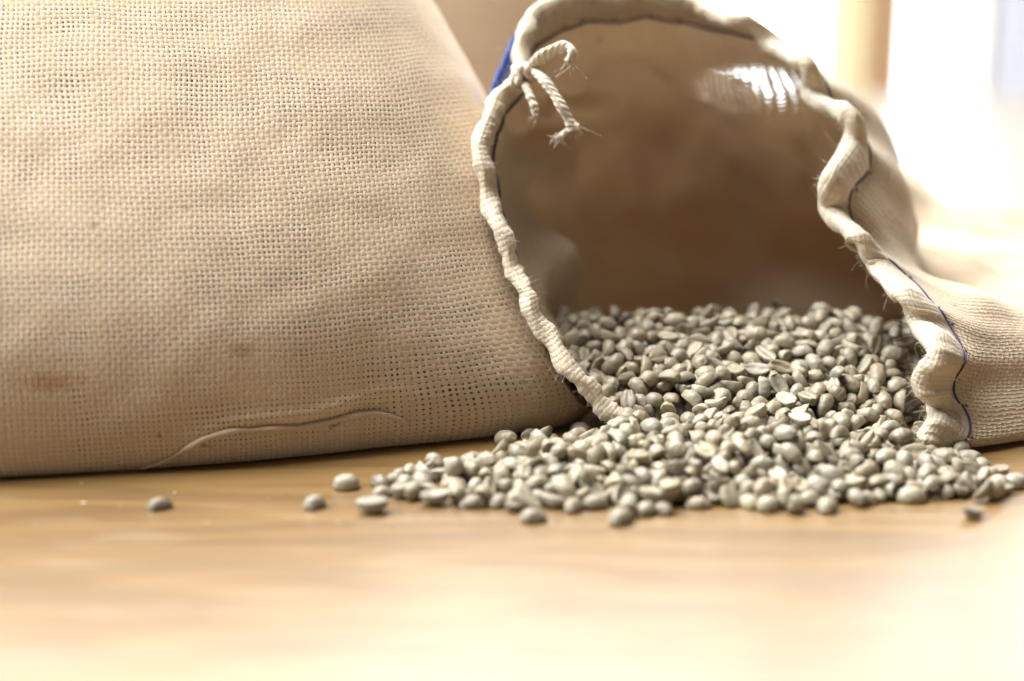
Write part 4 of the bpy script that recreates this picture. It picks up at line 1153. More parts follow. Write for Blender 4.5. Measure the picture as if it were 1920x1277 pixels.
    '.69,443.52,6.28,0.151,-0.966,-0.183,0.104,-1;4,1.028,79.04,448.52,3.68,0.478,0.015,0.438,-0.761,-1;11,0.879,143.61,451.81,3.32,0.133,0.859,0.39,0.304,'
    '-1;4,0.86,89.48,511.28,21.05,0.641,-0.025,-0.569,0.515,-1;1,1.022,26.66,517.67,13.85,0.81,-0.243,0.072,-0.528,-1;6,0.951,54.37,543.75,27.57,0.935,0.02'
    ',-0.017,-0.355,-1;5,1.06,17.9,445.85,3.69,0.053,-0.435,0.872,0.219,-1;6,1.018,32.32,432.24,3.22,0.471,-0.639,-0.608,0.002,-1;3,0.967,18.2,449.98,4.47,'
    '0.147,-0.217,0.575,0.775,-1;5,0.96,123.91,468.72,6.3,-0.254,0.931,-0.075,0.249,-1;11,1.016,102.41,464.65,12,0.924,-0.176,0.022,0.34,-1;6,0.92,110.96,4'
    '46.22,2.52,0.24,0.832,-0.444,-0.23,-1;1,0.902,90.23,519.59,25.75,0.929,-0.038,0.27,0.249,-1;2,0.99,-4.88,462,8.11,-0.412,0.06,-0.889,0.19,-1;9,0.947,4'
    '7.94,485.85,6.92,0.072,0.971,-0.007,0.229,-1;1,1.04,33.33,477.27,10.56,0.842,-0.07,0.348,0.406,-1;0,0.983,-17.56,450.54,6.1,0.436,0.661,-0.508,0.338,-'
    '1;8,0.928,102.09,448.17,6.79,0.273,-0.92,-0.204,0.196,-1;7,0.931,80.03,466.78,7.76,0.63,0.082,0.316,-0.705,-1;9,0.96,147.89,511.72,3.15,0.068,0.099,-0'
    '.643,0.756,-1;10,0.904,9.64,494.85,4.41,0.249,0.936,-0.131,0.213,-1;11,1.003,109.35,520.33,25.84,-0.228,0.767,-0.576,0.166,-1;4,1.009,21.62,533.15,27.'
    '17,0.144,0.354,-0.081,-0.92,-1;1,0.949,28.69,505.57,14.29,0.059,0.433,0.602,-0.668,-1;9,0.909,77.04,440.02,3.7,0.324,-0.131,-0.141,0.926,-1;7,1.044,33'
    '.47,536.06,31.61,0.05,-0.327,0.197,-0.923,-1;3,0.88,76.23,517.03,24.16,0.24,0.219,-0.196,0.925,-1;8,0.955,38.68,515.71,25.11,0.707,-0.452,0.383,-0.386'
    ',-1;1,0.868,23.62,540.88,29.26,0.268,0.563,-0.558,-0.548,-1;2,0.918,79.92,531.07,28.82,0.397,-0.897,0.004,-0.194,-1;11,0.991,-10.83,446.74,0.83,0.572,'
    '-0.003,0.012,-0.82,-1;8,1.035,37,480.07,13.36,0.423,-0.319,-0.085,0.844,-1;5,0.967,113.74,438.71,2.54,0.531,-0.694,-0.249,0.417,-1;8,1.006,49.41,518.7'
    '5,25.31,0.963,-0.256,-0.009,0.088,-1;9,0.996,57.93,498.53,19.18,0.118,0.737,-0.665,0.027,-1;3,0.902,43.94,525.5,30.06,0.988,0.069,0.073,0.114,-1;5,0.9'
    '19,70.34,453.9,9.42,0.263,0.846,-0.413,-0.213,-1;1,1.032,19.6,434.3,2.88,0.201,-0.432,0.858,-0.194,-1;9,0.993,81.78,517.38,21.25,0.657,-0.172,0.588,-0'
    '.44,-1;8,0.902,103.3,492.8,14.59,0.484,0.283,0.503,-0.658,-1;0,1.055,107.11,484.34,10.69,0.702,-0.011,-0.112,0.703,-1;6,0.926,68.95,506.69,18.22,0.669'
    ',-0.27,0.352,-0.596,-1;10,1.069,100.98,535.15,29.84,0.139,-0.834,0.527,-0.089,-1;4,0.881,-26.75,460.45,3.34,-0.06,0.836,-0.431,0.333,-1;6,1.071,65.4,4'
    '54.31,5.56,0.851,-0.514,-0.033,-0.105,-1;1,0.861,87.78,505.11,20.16,0.746,0.016,0.143,-0.65,-1;5,0.971,-7.91,457.42,5.99,0.391,-0.147,-0.032,0.908,-1;'
    '1,0.986,104.33,468.96,7.99,0.789,0.494,0.338,0.136,-1;5,1.022,47,440.66,0.85,0.283,0.003,0.008,0.959,-1;5,0.99,8.13,448.44,2.31,0.649,0.305,-0.144,-0.'
    '682,-1;6,0.893,34.01,472.56,13.36,0.15,0.222,0.037,-0.963,-1;4,0.957,38.47,534.33,28.07,0.69,0.056,-0.346,0.634,-1;0,0.921,72.66,456.25,4.22,0.117,0.0'
    '25,0.14,-0.983,-1;0,0.946,3.28,449.5,1.74,0.613,0.093,0.096,-0.779,-1;8,0.952,126.16,494.73,9.45,0.261,0.042,-0.205,0.942,-1;4,0.915,39.75,451.65,7.05'
    ',0.941,0.3,-0.003,-0.156,-1;5,0.895,94.35,479.24,14.77,0.724,-0.311,-0.601,0.135,-1;9,0.947,146.64,523.98,3.31,-0.011,0.949,0.316,-0.003,-1;7,1.062,-1'
    '6.21,440.91,1.64,0.771,-0.189,0.04,0.607,-1;3,1.026,145.66,521.21,5.87,0.944,-0.299,-0.043,0.132,-1;4,0.98,-7.25,454.74,1.01,0.398,0.029,-0.012,0.917,'
    '-1;11,1.074,147.07,518.34,3.27,0.79,-0.59,-0.043,0.162,-1;8,1.064,33.68,465.67,9.77,-0.062,0.791,0.472,0.385,-1;8,1.003,89.95,490.41,17.24,0.07,0.475,'
    '0.843,0.242,-1;8,0.939,85.09,525.5,30.73,0.011,-0.039,-0.33,0.943,-1;9,0.944,78.47,512.98,21.24,0.651,0.443,0.502,0.359,-1;1,0.941,114.57,447.71,2.9,0'
    '.178,-0.201,-0.963,-0.03,-1;8,0.907,27.98,512.36,12.43,0.272,-0.309,-0.908,-0.073,-1;10,0.884,52.62,467.85,11.67,0.236,-0.351,-0.05,-0.905,-1;4,0.96,4'
    '3.73,524.36,25.99,0.379,0.24,-0.345,0.825,-1;8,0.956,118.46,478.92,7.94,0.564,0.081,-0.689,0.447,-1;6,1.05,48.99,494.25,11.98,0.402,0.461,0.328,-0.72,'
    '-1;9,0.869,21.07,544.62,28.85,0.099,0.292,-0.95,-0.05,-1;6,1.009,58.6,508.44,22.74,0.46,-0.549,0.665,-0.212,-1;6,0.973,67.07,449.3,8.12,0.089,0.233,0.'
    '394,0.884,-1;7,0.923,118.77,526.87,28.87,0.104,0.465,0.757,-0.448,-1;5,0.977,-34.62,456.95,0.84,0.829,-0.035,-0.018,0.558,-1;3,0.958,134.55,494.8,3.26'
    ',0.726,0.319,-0.06,0.606,-1;9,0.974,107.27,499.63,19.01,-0.053,0.733,0.482,0.477,-1;9,1.011,113.31,523.12,26.72,0.159,0.186,0.957,-0.153,-1;1,0.97,62.'
    '25,464.17,11.11,0.1,0.091,-0.103,-0.986,-1;2,0.932,87.18,516.43,23.27,0.194,-0.428,0.814,0.342,-1;5,0.874,94.89,499.79,17.02,0.768,0.4,-0.016,0.5,-1;6'
    ',1.006,149.62,507.62,3.95,-0.032,0.065,0.911,0.405,-1;11,0.946,26.54,457.05,8.78,0.141,0.249,-0.892,-0.349,-1;9,1.069,72.7,459.89,7.55,-0.239,0.255,0.'
    '852,-0.389,-1;9,0.902,130.88,523.01,22.05,0.098,0.035,0.211,-0.972,-1;8,1.033,47.66,534.51,31.01,0.647,0.195,0.134,0.725,-1;1,1.013,70.15,442.68,2.89,'
    '0.07,0.535,0.837,0.088,-1;3,0.955,-18.28,453.85,0.9,0.998,0.007,0.015,0.06,-1;2,0.951,88.05,508.93,18.02,0.082,0.167,-0.872,0.453,-1;6,1.031,110.87,51'
    '5.37,23.43,0.285,0.412,0.838,0.216,-1;2,1.017,160.14,514.7,1.48,0.492,0.007,-0.001,-0.87,-1;8,0.901,20.2,489.44,4.49,0.162,0.87,0.464,0.027,-1;2,1.01,'
    '108.09,533.15,27.64,0.057,-0.013,-0.472,0.879,-1;3,0.907,12.83,451.95,4.76,0.107,0.829,-0.536,-0.117,-1;6,0.907,135.71,521.53,22.19,-0.181,0.775,0.593'
    ',0.121,-1;5,0.905,4.31,442.39,2.83,0.246,-0.798,-0.504,-0.22,-1;8,0.934,62.96,495.16,18.99,0.296,0.934,-0.155,-0.129,-1;1,0.903,25.11,467.52,8.53,0.84'
    '3,0.368,-0.386,-0.063,-1;3,1.025,21.14,528.04,23.83,0.273,-0.542,0.518,-0.603,-1;1,1.066,23,513.51,15.84,0.566,0.332,0.316,0.685,-1;6,0.985,119.87,441'
    '.07,2.1,0.108,-0.046,-0.397,-0.91,-1;11,1.033,135.42,533.3,28.74,0.796,-0.015,0.167,0.582,-1;7,0.929,77.68,542.55,32.57,0.305,-0.112,-0.296,0.898,-1;3'
    ',1.045,81.18,464.52,13.04,0.158,0.777,0.241,0.559,-1;5,0.889,132.09,421.69,2.67,0.09,0.21,-0.973,0.037,-1;2,1.031,129.25,534.94,31.16,0.809,0.002,-0.3'
    '91,0.439,-1;8,0.877,100.85,575.69,30.17,0.277,-0.425,-0.36,-0.783,-1;7,0.86,118.89,451.13,2.24,0.022,0.223,-0.786,-0.576,-1;11,1.057,116.35,501.71,15.'
    '79,0.594,-0.058,0.797,-0.092,-1;11,0.928,162.75,506.91,1.56,0.977,0.043,0.008,0.207,-1;4,0.951,2.85,464.93,6.82,0.916,-0.197,0.191,-0.292,-1;11,0.9,93'
    '.85,465.52,11.93,0.479,0.159,-0.837,0.211,-1;9,0.998,66.55,474.6,13.9,0.666,-0.214,-0.395,-0.596,-1;9,0.876,79.7,432.13,2.64,0.267,-0.764,-0.513,-0.28'
    '6,-1;3,0.976,121.49,518.09,22.23,0.445,0.373,0.103,0.808,-1;2,0.98,90.56,547.03,29.82,0.715,-0.205,-0.238,-0.624,-1;5,1.07,142.56,508.45,1.72,0.997,0.'
    '01,0.007,0.08,-1;1,0.95,119.93,509.36,17.42,0.377,0.339,0.13,0.852,-1;5,1.061,53.59,457.85,8.91,0.809,0.343,-0.437,-0.191,-1;9,0.87,22.26,447.32,3.34,'
    '0.53,-0.488,0.282,-0.633,-1;3,1.019,93.7,460.83,11.14,0.713,-0.217,0.282,0.604,-1;9,1.065,-9.62,452.28,6.35,-0.188,0.026,0.879,-0.437,-1;1,0.902,21.56'
    ',554.55,29.53,0.118,0.851,-0.364,-0.36,-1;11,0.912,48,462.94,5.5,0.952,0.116,-0.02,0.283,-1;8,0.959,24.62,458.35,4.77,0.947,0.135,0.023,-0.29,-1;8,1.0'
    '06,29.59,448.05,5.26,0.843,-0.178,0.445,0.242,-1;2,0.916,115.68,516.27,24.27,0.296,0.568,-0.272,0.718,-1;3,1.024,35.86,437.33,2.88,0.037,-0.288,-0.846'
    ',0.447,-1;5,0.987,88.66,502,17.36,0.202,0.178,0.927,0.261,-1;3,0.944,107.04,452.11,6.46,0.271,0.076,0.943,-0.176,-1;1,1.023,52.31,439.7,7.06,0.629,-0.'
    '44,0.054,-0.639,-1;5,0.977,97.31,462.02,7.49,0.72,-0.501,-0.112,-0.467,-1;3,0.991,88.48,496.92,13.01,0.693,-0.538,-0.017,-0.479,-1;4,0.942,127.97,455.'
    '11,2.7,0.345,0.547,-0.714,-0.268,-1;8,0.987,5.8,450.41,8.52,-0.027,0.315,-0.925,-0.209,-1;9,0.905,13.84,442.41,2.23,-0.005,0.903,-0.43,-0.008,-1;1,1.0'
    '67,38.96,496.69,12.69,0.358,-0.148,-0.802,0.454,-1;4,0.98,103.44,447.98,1.03,0.049,0.032,-0.015,0.998,-1;8,1.024,-5.45,446.79,2.4,0.012,0.592,0.806,-0'
    '.003,-1;10,0.897,68.84,522.13,25.38,0.835,-0.216,-0.021,-0.506,-1;2,0.901,30.91,548.73,30.41,0.564,0.462,-0.175,0.661,-1;4,0.977,34.31,529.62,29.87,-0'
    '.165,0.223,0.946,-0.168,-1;9,0.894,142.76,466.62,1.91,0.12,0.085,-0.548,-0.823,-1;4,0.989,75.75,454.65,8.31,-0.103,0.921,0.347,0.141,-1;3,0.97,125.42,'
    '458.43,2.95,0.831,-0.546,-0.091,0.053,-1;10,0.945,119.62,531.19,27.76,0.733,-0.579,0.193,-0.299,-1;8,0.954,106.74,528.09,25.82,0.774,0.452,-0.116,-0.4'
    '27,-1;11,1.054,52.59,525.46,26.25,0.396,0.695,-0.598,0.05,-1;1,0.868,126.06,464.1,4.24,0.359,-0.589,0.555,0.464,-1;2,0.948,59.3,457.27,10.71,0.02,-0.7'
    '99,-0.578,0.165,-1;4,0.886,104.18,445.59,8.76,0.609,-0.371,0.061,0.698,-1;5,0.925,92.61,477.39,10.12,0.015,0.695,0.591,-0.409,-1;10,1.011,146.84,476.6'
    ',0.75,0.979,-0.006,-0.002,-0.204,-1;2,0.944,53.72,463.49,8.42,0.76,0.25,0.57,0.188,-1;5,1.028,132.76,457.89,2.68,0.52,-0.832,0.189,-0.044,-1;6,0.914,6'
    '6.19,514.33,22.89,-0.239,0.541,0.806,-0.023,-1;7,0.992,65.2,524.91,28.57,0.631,-0.759,0.146,-0.063,-1;5,0.881,9.92,470.82,6.5,0.649,0.276,-0.027,-0.70'
    '8,-1;3,0.879,37.44,521.02,23.4,0.164,0.82,-0.5,-0.227,-1;5,1.045,118.77,523.23,24.93,0.403,-0.634,-0.471,0.462,-1;6,1.02,129.93,467.97,2.95,0.198,-0.0'
    '41,-0.953,0.227,-1;1,0.963,129.87,517.48,21.43,0.616,0.56,0.304,0.464,-1;7,0.979,24.1,523.54,19.18,0.3,0.923,0.233,-0.055,-1;5,0.982,21.01,453.85,6.37'
    ',0.414,0.683,-0.555,-0.231,-1;2,0.993,130.67,500.4,13.71,0.741,-0.217,-0.591,0.233,-1;7,0.897,74.3,535.05,28.91,0.791,-0.58,0.19,0.034,-1;7,1.02,138.7'
    '2,462.77,2.68,0.382,0.783,-0.333,-0.361,-1;10,0.983,-12.48,464.28,3.95,0.132,0.102,0.167,-0.972,-1;2,0.936,144.17,487.34,2.15,0.444,-0.072,0.107,0.887'
    ',-1;8,1.027,54.4,451.22,4.68,0.029,0.045,-0.994,0.098,-1;10,0.888,99.73,451.74,3.07,0.696,0.681,0.1,0.203,-1;1,1.026,54.29,526.24,30.25,0.007,-0.301,-'
    '0.946,-0.124,-1;6,0.911,130.74,471.24,4.53,0.567,0.692,-0.282,-0.347,-1;7,1.074,71.38,466.27,11.33,0.44,-0.538,0.122,0.709,-1;1,0.898,28.78,527.71,26.'
    '11,0.068,-0.305,-0.782,0.54,-1;4,0.915,114.21,534.94,28.95,0.337,-0.313,0.598,-0.656,-1;9,0.938,75.77,508.35,18.98,0.807,0.461,-0.371,-0.004,-1;10,0.9'
    '65,98.74,502.78,15,0.846,0.457,-0.246,-0.127,-1;9,0.969,5.47,504.24,0.66,0.692,0.012,-0.003,0.721,-1;0,0.862,80.3,500.16,17.19,0.79,0.138,-0.345,0.487'
    ',-1;5,0.874,55.38,531.41,30.58,0.418,0.685,-0.594,-0.057,-1;0,0.885,84.88,444.69,2.86,0.486,-0.85,0.126,-0.161,-1;11,1.015,57.83,544.9,34.15,0.279,0.3'
    '4,-0.895,0.075,-1;7,1.056,139.21,503.07,3.57,0.543,0.582,0.549,0.254,-1;5,1.055,104.29,504.21,18.06,-0.257,0.95,-0.174,0.025,-1;7,0.929,81.48,470.42,1'
    '4.17,0.51,0.626,0.398,0.435,-1;9,1.012,40.73,480.29,9.48,0.671,0.142,0.577,-0.443,-1;9,0.989,42.73,473.03,10.28,0.63,-0.015,0.292,-0.72,-1;4,1.029,29.'
    '7,534.77,28.82,0.37,0.348,-0.014,0.861,-1;4,0.899,60.17,449.07,2.05,0.869,0.179,0.032,-0.461,-1;9,0.9,133.62,450.73,2.92,0.081,0.529,0.7,0.473,-1;9,1.'
    '006,122.94,513.11,18.91,0.478,-0.177,-0.163,0.845,-1;6,0.995,98.67,513.11,21.89,0.066,0.087,-0.391,0.914,-1;3,0.958,63.33,450.41,6.29,0.053,-0.915,-0.'
    '398,0.024,-1;4,1,57.54,454.46,6.62,0.349,-0.288,-0.436,0.778,-1;9,1.045,81.63,491.37,14.5,0.395,-0.029,-0.256,-0.882,-1;9,0.962,40.9,474.91,14.47,0.13'
    '3,-0.327,-0.087,-0.932,-1;8,0.894,12.46,447.79,1.55,0.282,0.001,-0.133,0.95,-1;7,0.944,3.54,455.32,3.17,0.998,-0.051,-0.001,0.03,-1;6,0.861,75.41,538.'
    '23,32.46,-0.028,0.963,-0.237,0.128,-1;7,1.001,107.45,487.41,8.64,0.206,0.952,-0.157,0.16,-1;2,1.071,34.58,514.56,23,0.583,0.732,-0.134,0.325,-1;2,0.95'
    '6,85.93,542.06,29.86,-0.409,0.902,-0.135,0.025,-1;5,1.012,125.83,486.95,4.83,0.096,0.041,0.239,0.965,-1;4,0.935,54.2,529.24,27.61,0.179,-0.783,0.583,0'
    '.126,-1;6,0.94,40.65,454.75,5.59,0.032,-0.972,-0.216,0.089,-1;5,1.036,103.09,512.11,23.41,0.46,0.242,-0.254,0.816,-1;4,1.027,114.75,468.06,10.61,0.708'
    ',-0.407,0.169,-0.552,-1;8,0.979,70.11,470.67,15.15,0.007,-0.963,0.109,0.246,-1;11,0.901,117.05,464.14,7.06,0.726,-0.283,-0.288,0.556,-1;4,0.965,75.3,5'
    '24.47,27.02,0.262,-0.547,-0.704,0.369,-1;1,0.919,29.9,476.8,8.99,0.59,-0.583,0.458,-0.32,-1;7,1.028,35.8,464.89,12.42,0.761,0.18,0.497,-0.376,-1;3,1.0'
    '35,51.85,514.71,21.22,0.017,0.744,0.318,0.587,-1;8,1.014,75.89,462.74,8.78,0.394,-0.83,0.176,-0.353,-1;2,1.01,111.68,549.29,32.07,0.141,0.561,-0.773,-'
    '0.262,-1;1,1.018,80.64,459.46,9.42,0.864,0.305,0.146,0.372,-1;5,0.871,70.42,461.8,15.31,0.196,0.44,0.844,-0.238,-1;1,0.866,48.24,514.68,20.39,0.049,0.'
    '886,-0.397,-0.235,-1;6,1.065,87.31,521.79,21.49,0.9,0.22,-0.077,0.368,-1;3,1.024,143.5,463.09,0.95,0.845,-0.001,0.017,0.534,-1;1,0.909,17.01,455.2,3.6'
    '5,0.993,0.118,0.007,-0.013,-1;8,0.935,47.97,550.78,31.79,0.641,0.704,-0.13,-0.275,-1;6,0.919,37.23,542.15,28.45,-0.003,0.399,-0.917,0.011,-1;8,0.891,1'
    '54.68,511.99,1.46,0.794,-0.007,0.006,0.608,-1;10,0.999,63.85,504.58,18.6,0.389,0.85,-0.103,-0.339,-1;2,0.871,27.61,471.26,9.27,0.861,0.12,-0.105,0.483'
    ',-1;1,0.87,2.93,446.85,4.24,0.918,0.203,0.021,0.341,-1;11,0.948,112.77,486.07,9.58,0.906,-0.056,-0.183,0.378,-1;5,1.03,-26.42,455.97,2.9,0.353,-0.116,'
    '-0.803,0.465,-1;1,0.88,16.59,490.81,0.65,0.253,-0.012,0.003,0.967,-1;2,0.892,109.64,449.62,2.52,0.177,0.028,-0.783,-0.596,-1;6,0.939,-31.52,458.99,2.0'
    '3,0.593,-0.327,0.254,-0.691,-1;4,1.036,104.04,541.33,30.56,0.379,0.114,-0.914,-0.093,-1;4,0.861,94.31,514.83,25.68,0.384,0.199,-0.618,-0.657,-1;2,1.01'
    '2,89.32,529.07,30.15,0.043,0.054,-0.939,0.337,-1;4,1.061,48.91,528.75,27.99,0.84,0.067,0.226,0.489,-1;11,1.01,112.6,459.84,5.95,0.306,-0.273,-0.039,-0'
    '.911,-1;10,0.938,136.4,467.84,2.97,0.175,0.592,-0.59,-0.52,-1;9,0.88,60.09,473.94,13.85,0.948,-0.255,-0.17,-0.089,-1;10,0.872,32.7,550.72,29.85,0.448,'
    '-0.734,0.509,-0.015,-1;0,0.9,36.07,466.14,8.7,0.124,0.438,0.775,0.438,-1;9,0.867,52.21,507.98,17.01,0.634,0.229,0.392,0.625,-1;8,0.903,11.51,457.37,6.'
    '18,0.076,0.09,-0.728,0.675,-1;11,0.953,14.34,474.5,5.61,0.866,-0.495,-0.043,-0.052,-1;7,1.071,14.46,465.99,4.85,0.968,0.178,0.153,-0.086,-1;10,0.93,12'
    '4.71,471.49,2.73,0.082,0.73,-0.668,0.119,-1;4,1.019,39.27,474.33,11.78,0.586,-0.11,-0.516,-0.615,-1;7,0.898,30.02,453.07,5.14,0.198,0.46,0.011,-0.866,'
    '-1;4,1.055,88.11,536.95,33.39,0.113,0.808,-0.529,0.234,-1;7,0.876,17.12,470.33,5.95,0.761,0.282,0.331,0.481,-1;9,0.95,36.08,457.44,6.4,0.006,-0.729,-0'
    '.64,-0.243,-1;5,1.02,82.51,524.79,27.13,0.062,0.796,-0.524,0.298,-1;7,0.979,57.68,510.8,18.56,-0.151,0.949,-0.239,0.137,-1;2,0.886,73.21,520.84,24.19,'
    '-0.074,0.624,0.727,-0.277,-1;10,0.937,32.72,489.81,3.05,0.186,0.311,-0.684,0.634,-1;5,0.915,56.55,465.35,10.43,0.669,-0.327,0.476,-0.469,-1;5,0.973,10'
    '9.94,459.15,3.26,0.989,0.021,0.001,0.148,-1;8,0.913,92.23,455.61,5.28,0.458,-0.853,-0.001,0.25,-1;0,1.066,60.24,530.27,28.36,0.294,0.867,-0.367,-0.166'
    ',-1;6,0.984,63.77,510.17,19.56,0.893,0.019,0.442,0.08,-1;3,1.08,22.17,463.1,7.79,0.955,0.179,-0.173,-0.164,-1;4,0.867,22.71,476.96,4.02,0.804,-0.591,-'
    '0.068,-0.02,-1;9,0.984,42.69,540.06,30.05,0.106,0.658,0.171,-0.725,-1;2,0.945,69.83,537.72,32.8,0.209,0.117,0.969,-0.051,-1;6,0.987,90.41,435.74,5.11,'
    '0.424,0.086,-0.221,0.874,-1;7,1.051,86.38,472.39,15.41,0.71,-0.243,-0.446,-0.488,-1;2,0.957,110.39,522.1,21.72,0.673,0.147,-0.146,0.71,-1;6,0.891,123.'
    '09,536.89,29.48,0.055,0.33,0.833,0.44,-1;4,1.005,120.58,535.6,31.89,0.024,0.882,-0.317,-0.349,-1;7,1.03,27.74,519.33,24.7,0.37,0.653,0.579,0.319,-1;5,'
    '0.916,43.64,467.44,10.28,0.228,0.51,0.774,-0.299,-1;1,0.953,52.38,465.53,8.77,0.617,-0.094,-0.777,0.082,-1;0,0.958,50.18,470.33,9.26,0.086,0.391,0.738'
    ',0.543,-1;8,0.936,25.71,451.07,2.82,0.93,0.132,0.031,-0.341,-1;6,0.889,102.4,461.33,5.67,0.308,0.177,-0.482,0.801,-1;1,1.012,83.76,472.03,9.74,0.924,-'
    '0.069,-0.192,0.325,-1;6,1.053,86.18,457.32,8.1,0.971,0.229,0.044,0.06,-1;2,0.982,121.49,525.68,24.47,0.722,-0.095,0.361,-0.583,-1;6,1.043,47.93,538.1,'
    '27.6,0.916,0.012,0.002,0.4,-1;5,1.065,101.82,517.29,23.01,0.183,0.891,-0.412,0.064,-1;8,1.05,123.11,469.94,9.86,0.919,0.34,-0.045,0.196,-1;5,0.885,63.'
    '11,510.08,18.49,0.281,-0.654,-0.609,0.35,-1;2,1.067,117.27,547.15,32.17,0.423,0.343,0.438,0.715,-1;0,0.867,7.92,453.55,5.57,0.111,0.355,-0.916,0.152,-'
    '1;10,0.989,66.13,459.09,10.59,0.098,0.157,-0.948,-0.258,-1;6,1.035,102.18,463.58,10.98,0.096,0.859,-0.49,0.116,-1;5,0.878,8.3,462.41,4.57,0.302,-0.398'
    ',0.815,-0.293,-1;3,1.051,53.23,446.78,3.24,0.676,0.328,0.418,-0.51,-1;1,1.051,121.94,546.52,32.08,0.407,0.351,0.263,0.801,-1;7,0.878,82.08,455.54,5.87'
    ',0.224,-0.489,0.834,0.122,-1;9,0.991,92.85,534.69,31.52,0.695,0.553,-0.273,-0.369,-1;10,0.962,50.34,461.28,13.38,0.965,-0.248,0.073,0.053,-1;0,1.035,7'
    '6.12,468.69,11.55,0.689,0.398,0.083,-0.6,-1;2,0.931,57.31,507.06,11.05,0.587,-0.79,0.149,0.095,-1;7,0.928,56.96,503.35,9.08,0.299,-0.747,0.591,0.064,-'
    '1;10,0.89,144.98,559.72,11.5,0.319,0.09,-0.675,0.659,-1;1,0.898,44.38,529.29,17.45,-0.057,0.703,0.685,0.181,-1;10,0.894,103.56,545.37,25.36,-0.302,-0.'
    '225,0.925,-0.058,-1;11,1.046,136.78,556.23,19.67,0.104,0.993,0.046,0.027,-1;6,1.014,119.88,514.68,9.73,0.012,-0.698,0.142,0.701,-1;10,0.961,125.82,526'
    '.57,8.84,-0.793,0.28,-0.525,0.132,-1;0,0.922,63.47,523.88,18.8,-0.081,-0.781,-0.528,-0.324,-1;3,0.928,113,510.09,12.48,-0.401,0.425,0.809,-0.064,-1;1,'
    '0.932,55.38,535.35,22.97,0.394,-0.878,0.271,0.013,-1;6,1.05,149.69,564.39,10.36,-0.299,0.339,-0.845,-0.285,-1;8,0.979,163.49,656.2,2.08,-0.016,0.664,-'
    '0.687,0.294,-1;3,0.946,97.58,438.99,1.4,0.432,0.142,0.182,0.872,-1;11,0.964,116.91,500.19,5.5,-0.778,0.035,0.616,0.119,-1;9,0.983,138.56,548.71,4.55,-'
    '0.713,0.567,0.214,0.353,-1;1,0.92,121.24,479.31,7.93,-0.594,-0.014,-0.563,-0.575,-1;2,1.02,74.03,509.22,12.71,0.41,0.879,-0.213,0.12,-1;8,0.903,83.49,'
    '541.94,25.36,0.133,0.933,-0.067,-0.329,-1;6,1.01,112.13,495.37,5.41,-0.679,-0.173,-0.471,-0.537,-1;2,1.023,28.79,575.19,17.75,-0.352,-0.64,0.065,0.68,'
    '-1;10,0.887,48.98,437.02,1.4,-0.793,-0.125,0.179,0.568,-1;11,1.049,104.9,500.5,9.13,-0.688,0.138,0.14,-0.699,-1;1,1.019,122.53,534.93,19.17,0.245,0.66'
    '5,-0.13,0.693,-1;2,1.017,133.62,551.24,18.42,-0.815,-0.202,-0.531,-0.111,-1;6,0.962,139.8,563.38,20.46,0.788,0.238,0.495,0.279,-1;7,0.989,119.67,520.3'
    '2,12.81,0.078,-0.2,-0.975,-0.065,-1;2,0.945,160.69,647.78,2.09,-0.308,0.373,0.577,-0.658,-1;0,0.971,45.55,620.39,13.71,0.381,0.127,0.82,0.407,-1;9,0.9'
    '21,50.03,464,2.32,-0.433,0.575,0.676,-0.157,-1;7,0.896,100.5,531.19,21.63,-0.124,0.934,-0.327,-0.077,-1;4,0.915,116.18,516.37,13.84,-0.871,0.37,-0.115'
    ',-0.301,-1;5,0.981,144.04,545.46,2.19,0.225,0.024,0.406,-0.885,-1;7,1.034,117.56,509.71,8.82,-0.445,-0.31,-0.838,0.065,-1;5,1.047,58.53,513.22,13.91,0'
    '.262,0.647,-0.169,0.696,-1;4,0.897,18.51,546.4,29.88,-0.39,0.23,-0.213,0.866,-1;7,0.967,157.71,673.95,2.77,-0.093,0.819,-0.266,0.5,-1;0,1.037,149.18,5'
    '57.9,2.95,-0.698,-0.535,0.042,-0.474,-1;2,0.884,82.01,536.02,23.59,0.285,-0.141,-0.528,-0.787,-1;11,0.881,137.62,552.51,13.28,0.861,0.099,0.39,0.312,-'
    '1;0,1.026,86.89,510.24,13.19,-0.577,0.062,0.792,-0.189,-1;10,0.916,48.1,544.06,25.66,-0.202,0.18,0.724,0.635,-1;8,0.902,88.36,659.47,4.21,0.441,0.276,'
    '0.622,0.586,-1;10,0.982,46.93,519.38,12.29,0.009,0.27,0.43,0.861,-1;0,0.967,51.79,516.17,13.14,-0.442,-0.443,-0.699,-0.347,-1;5,0.887,148.63,566.73,14'
    '.74,0.102,0.726,-0.335,-0.592,-1;11,0.882,121.78,507.73,4.84,-0.767,0.585,0.234,-0.124,-1;5,1.02,141.16,536.56,2.21,-0.265,-0.397,0.508,-0.717,-1;0,1.'
    '019,42.28,526.39,11.99,0.148,-0.199,0.286,0.925,-1;5,0.955,147.19,559.31,7.51,0.812,-0.48,-0.295,0.153,-1;2,0.949,93.24,531.2,21.63,0.433,0.228,-0.255'
    ',-0.834,-1;5,0.956,66.53,510.39,13.15,0.675,-0.005,-0.617,0.405,-1;0,1.021,75.31,504.24,10.32,0.246,-0.48,-0.464,-0.703,-1;2,0.985,86.37,502.23,9.39,0'
    '.511,0.647,-0.025,0.566,-1;6,0.915,22.4,540.95,24.8,0.746,0.464,0.422,0.224,-1;4,0.989,138.48,542.2,2.27,-0.666,0.498,0.352,-0.43,-1;4,1.034,38.78,440'
    '.98,1.4,0.065,-0.043,-0.872,0.484,-1;2,0.958,102.91,506.96,11.07,0.158,-0.361,0.133,-0.909,-1;4,1.019,50.87,520.92,16.48,0.079,-0.63,-0.736,0.235,-1;9'
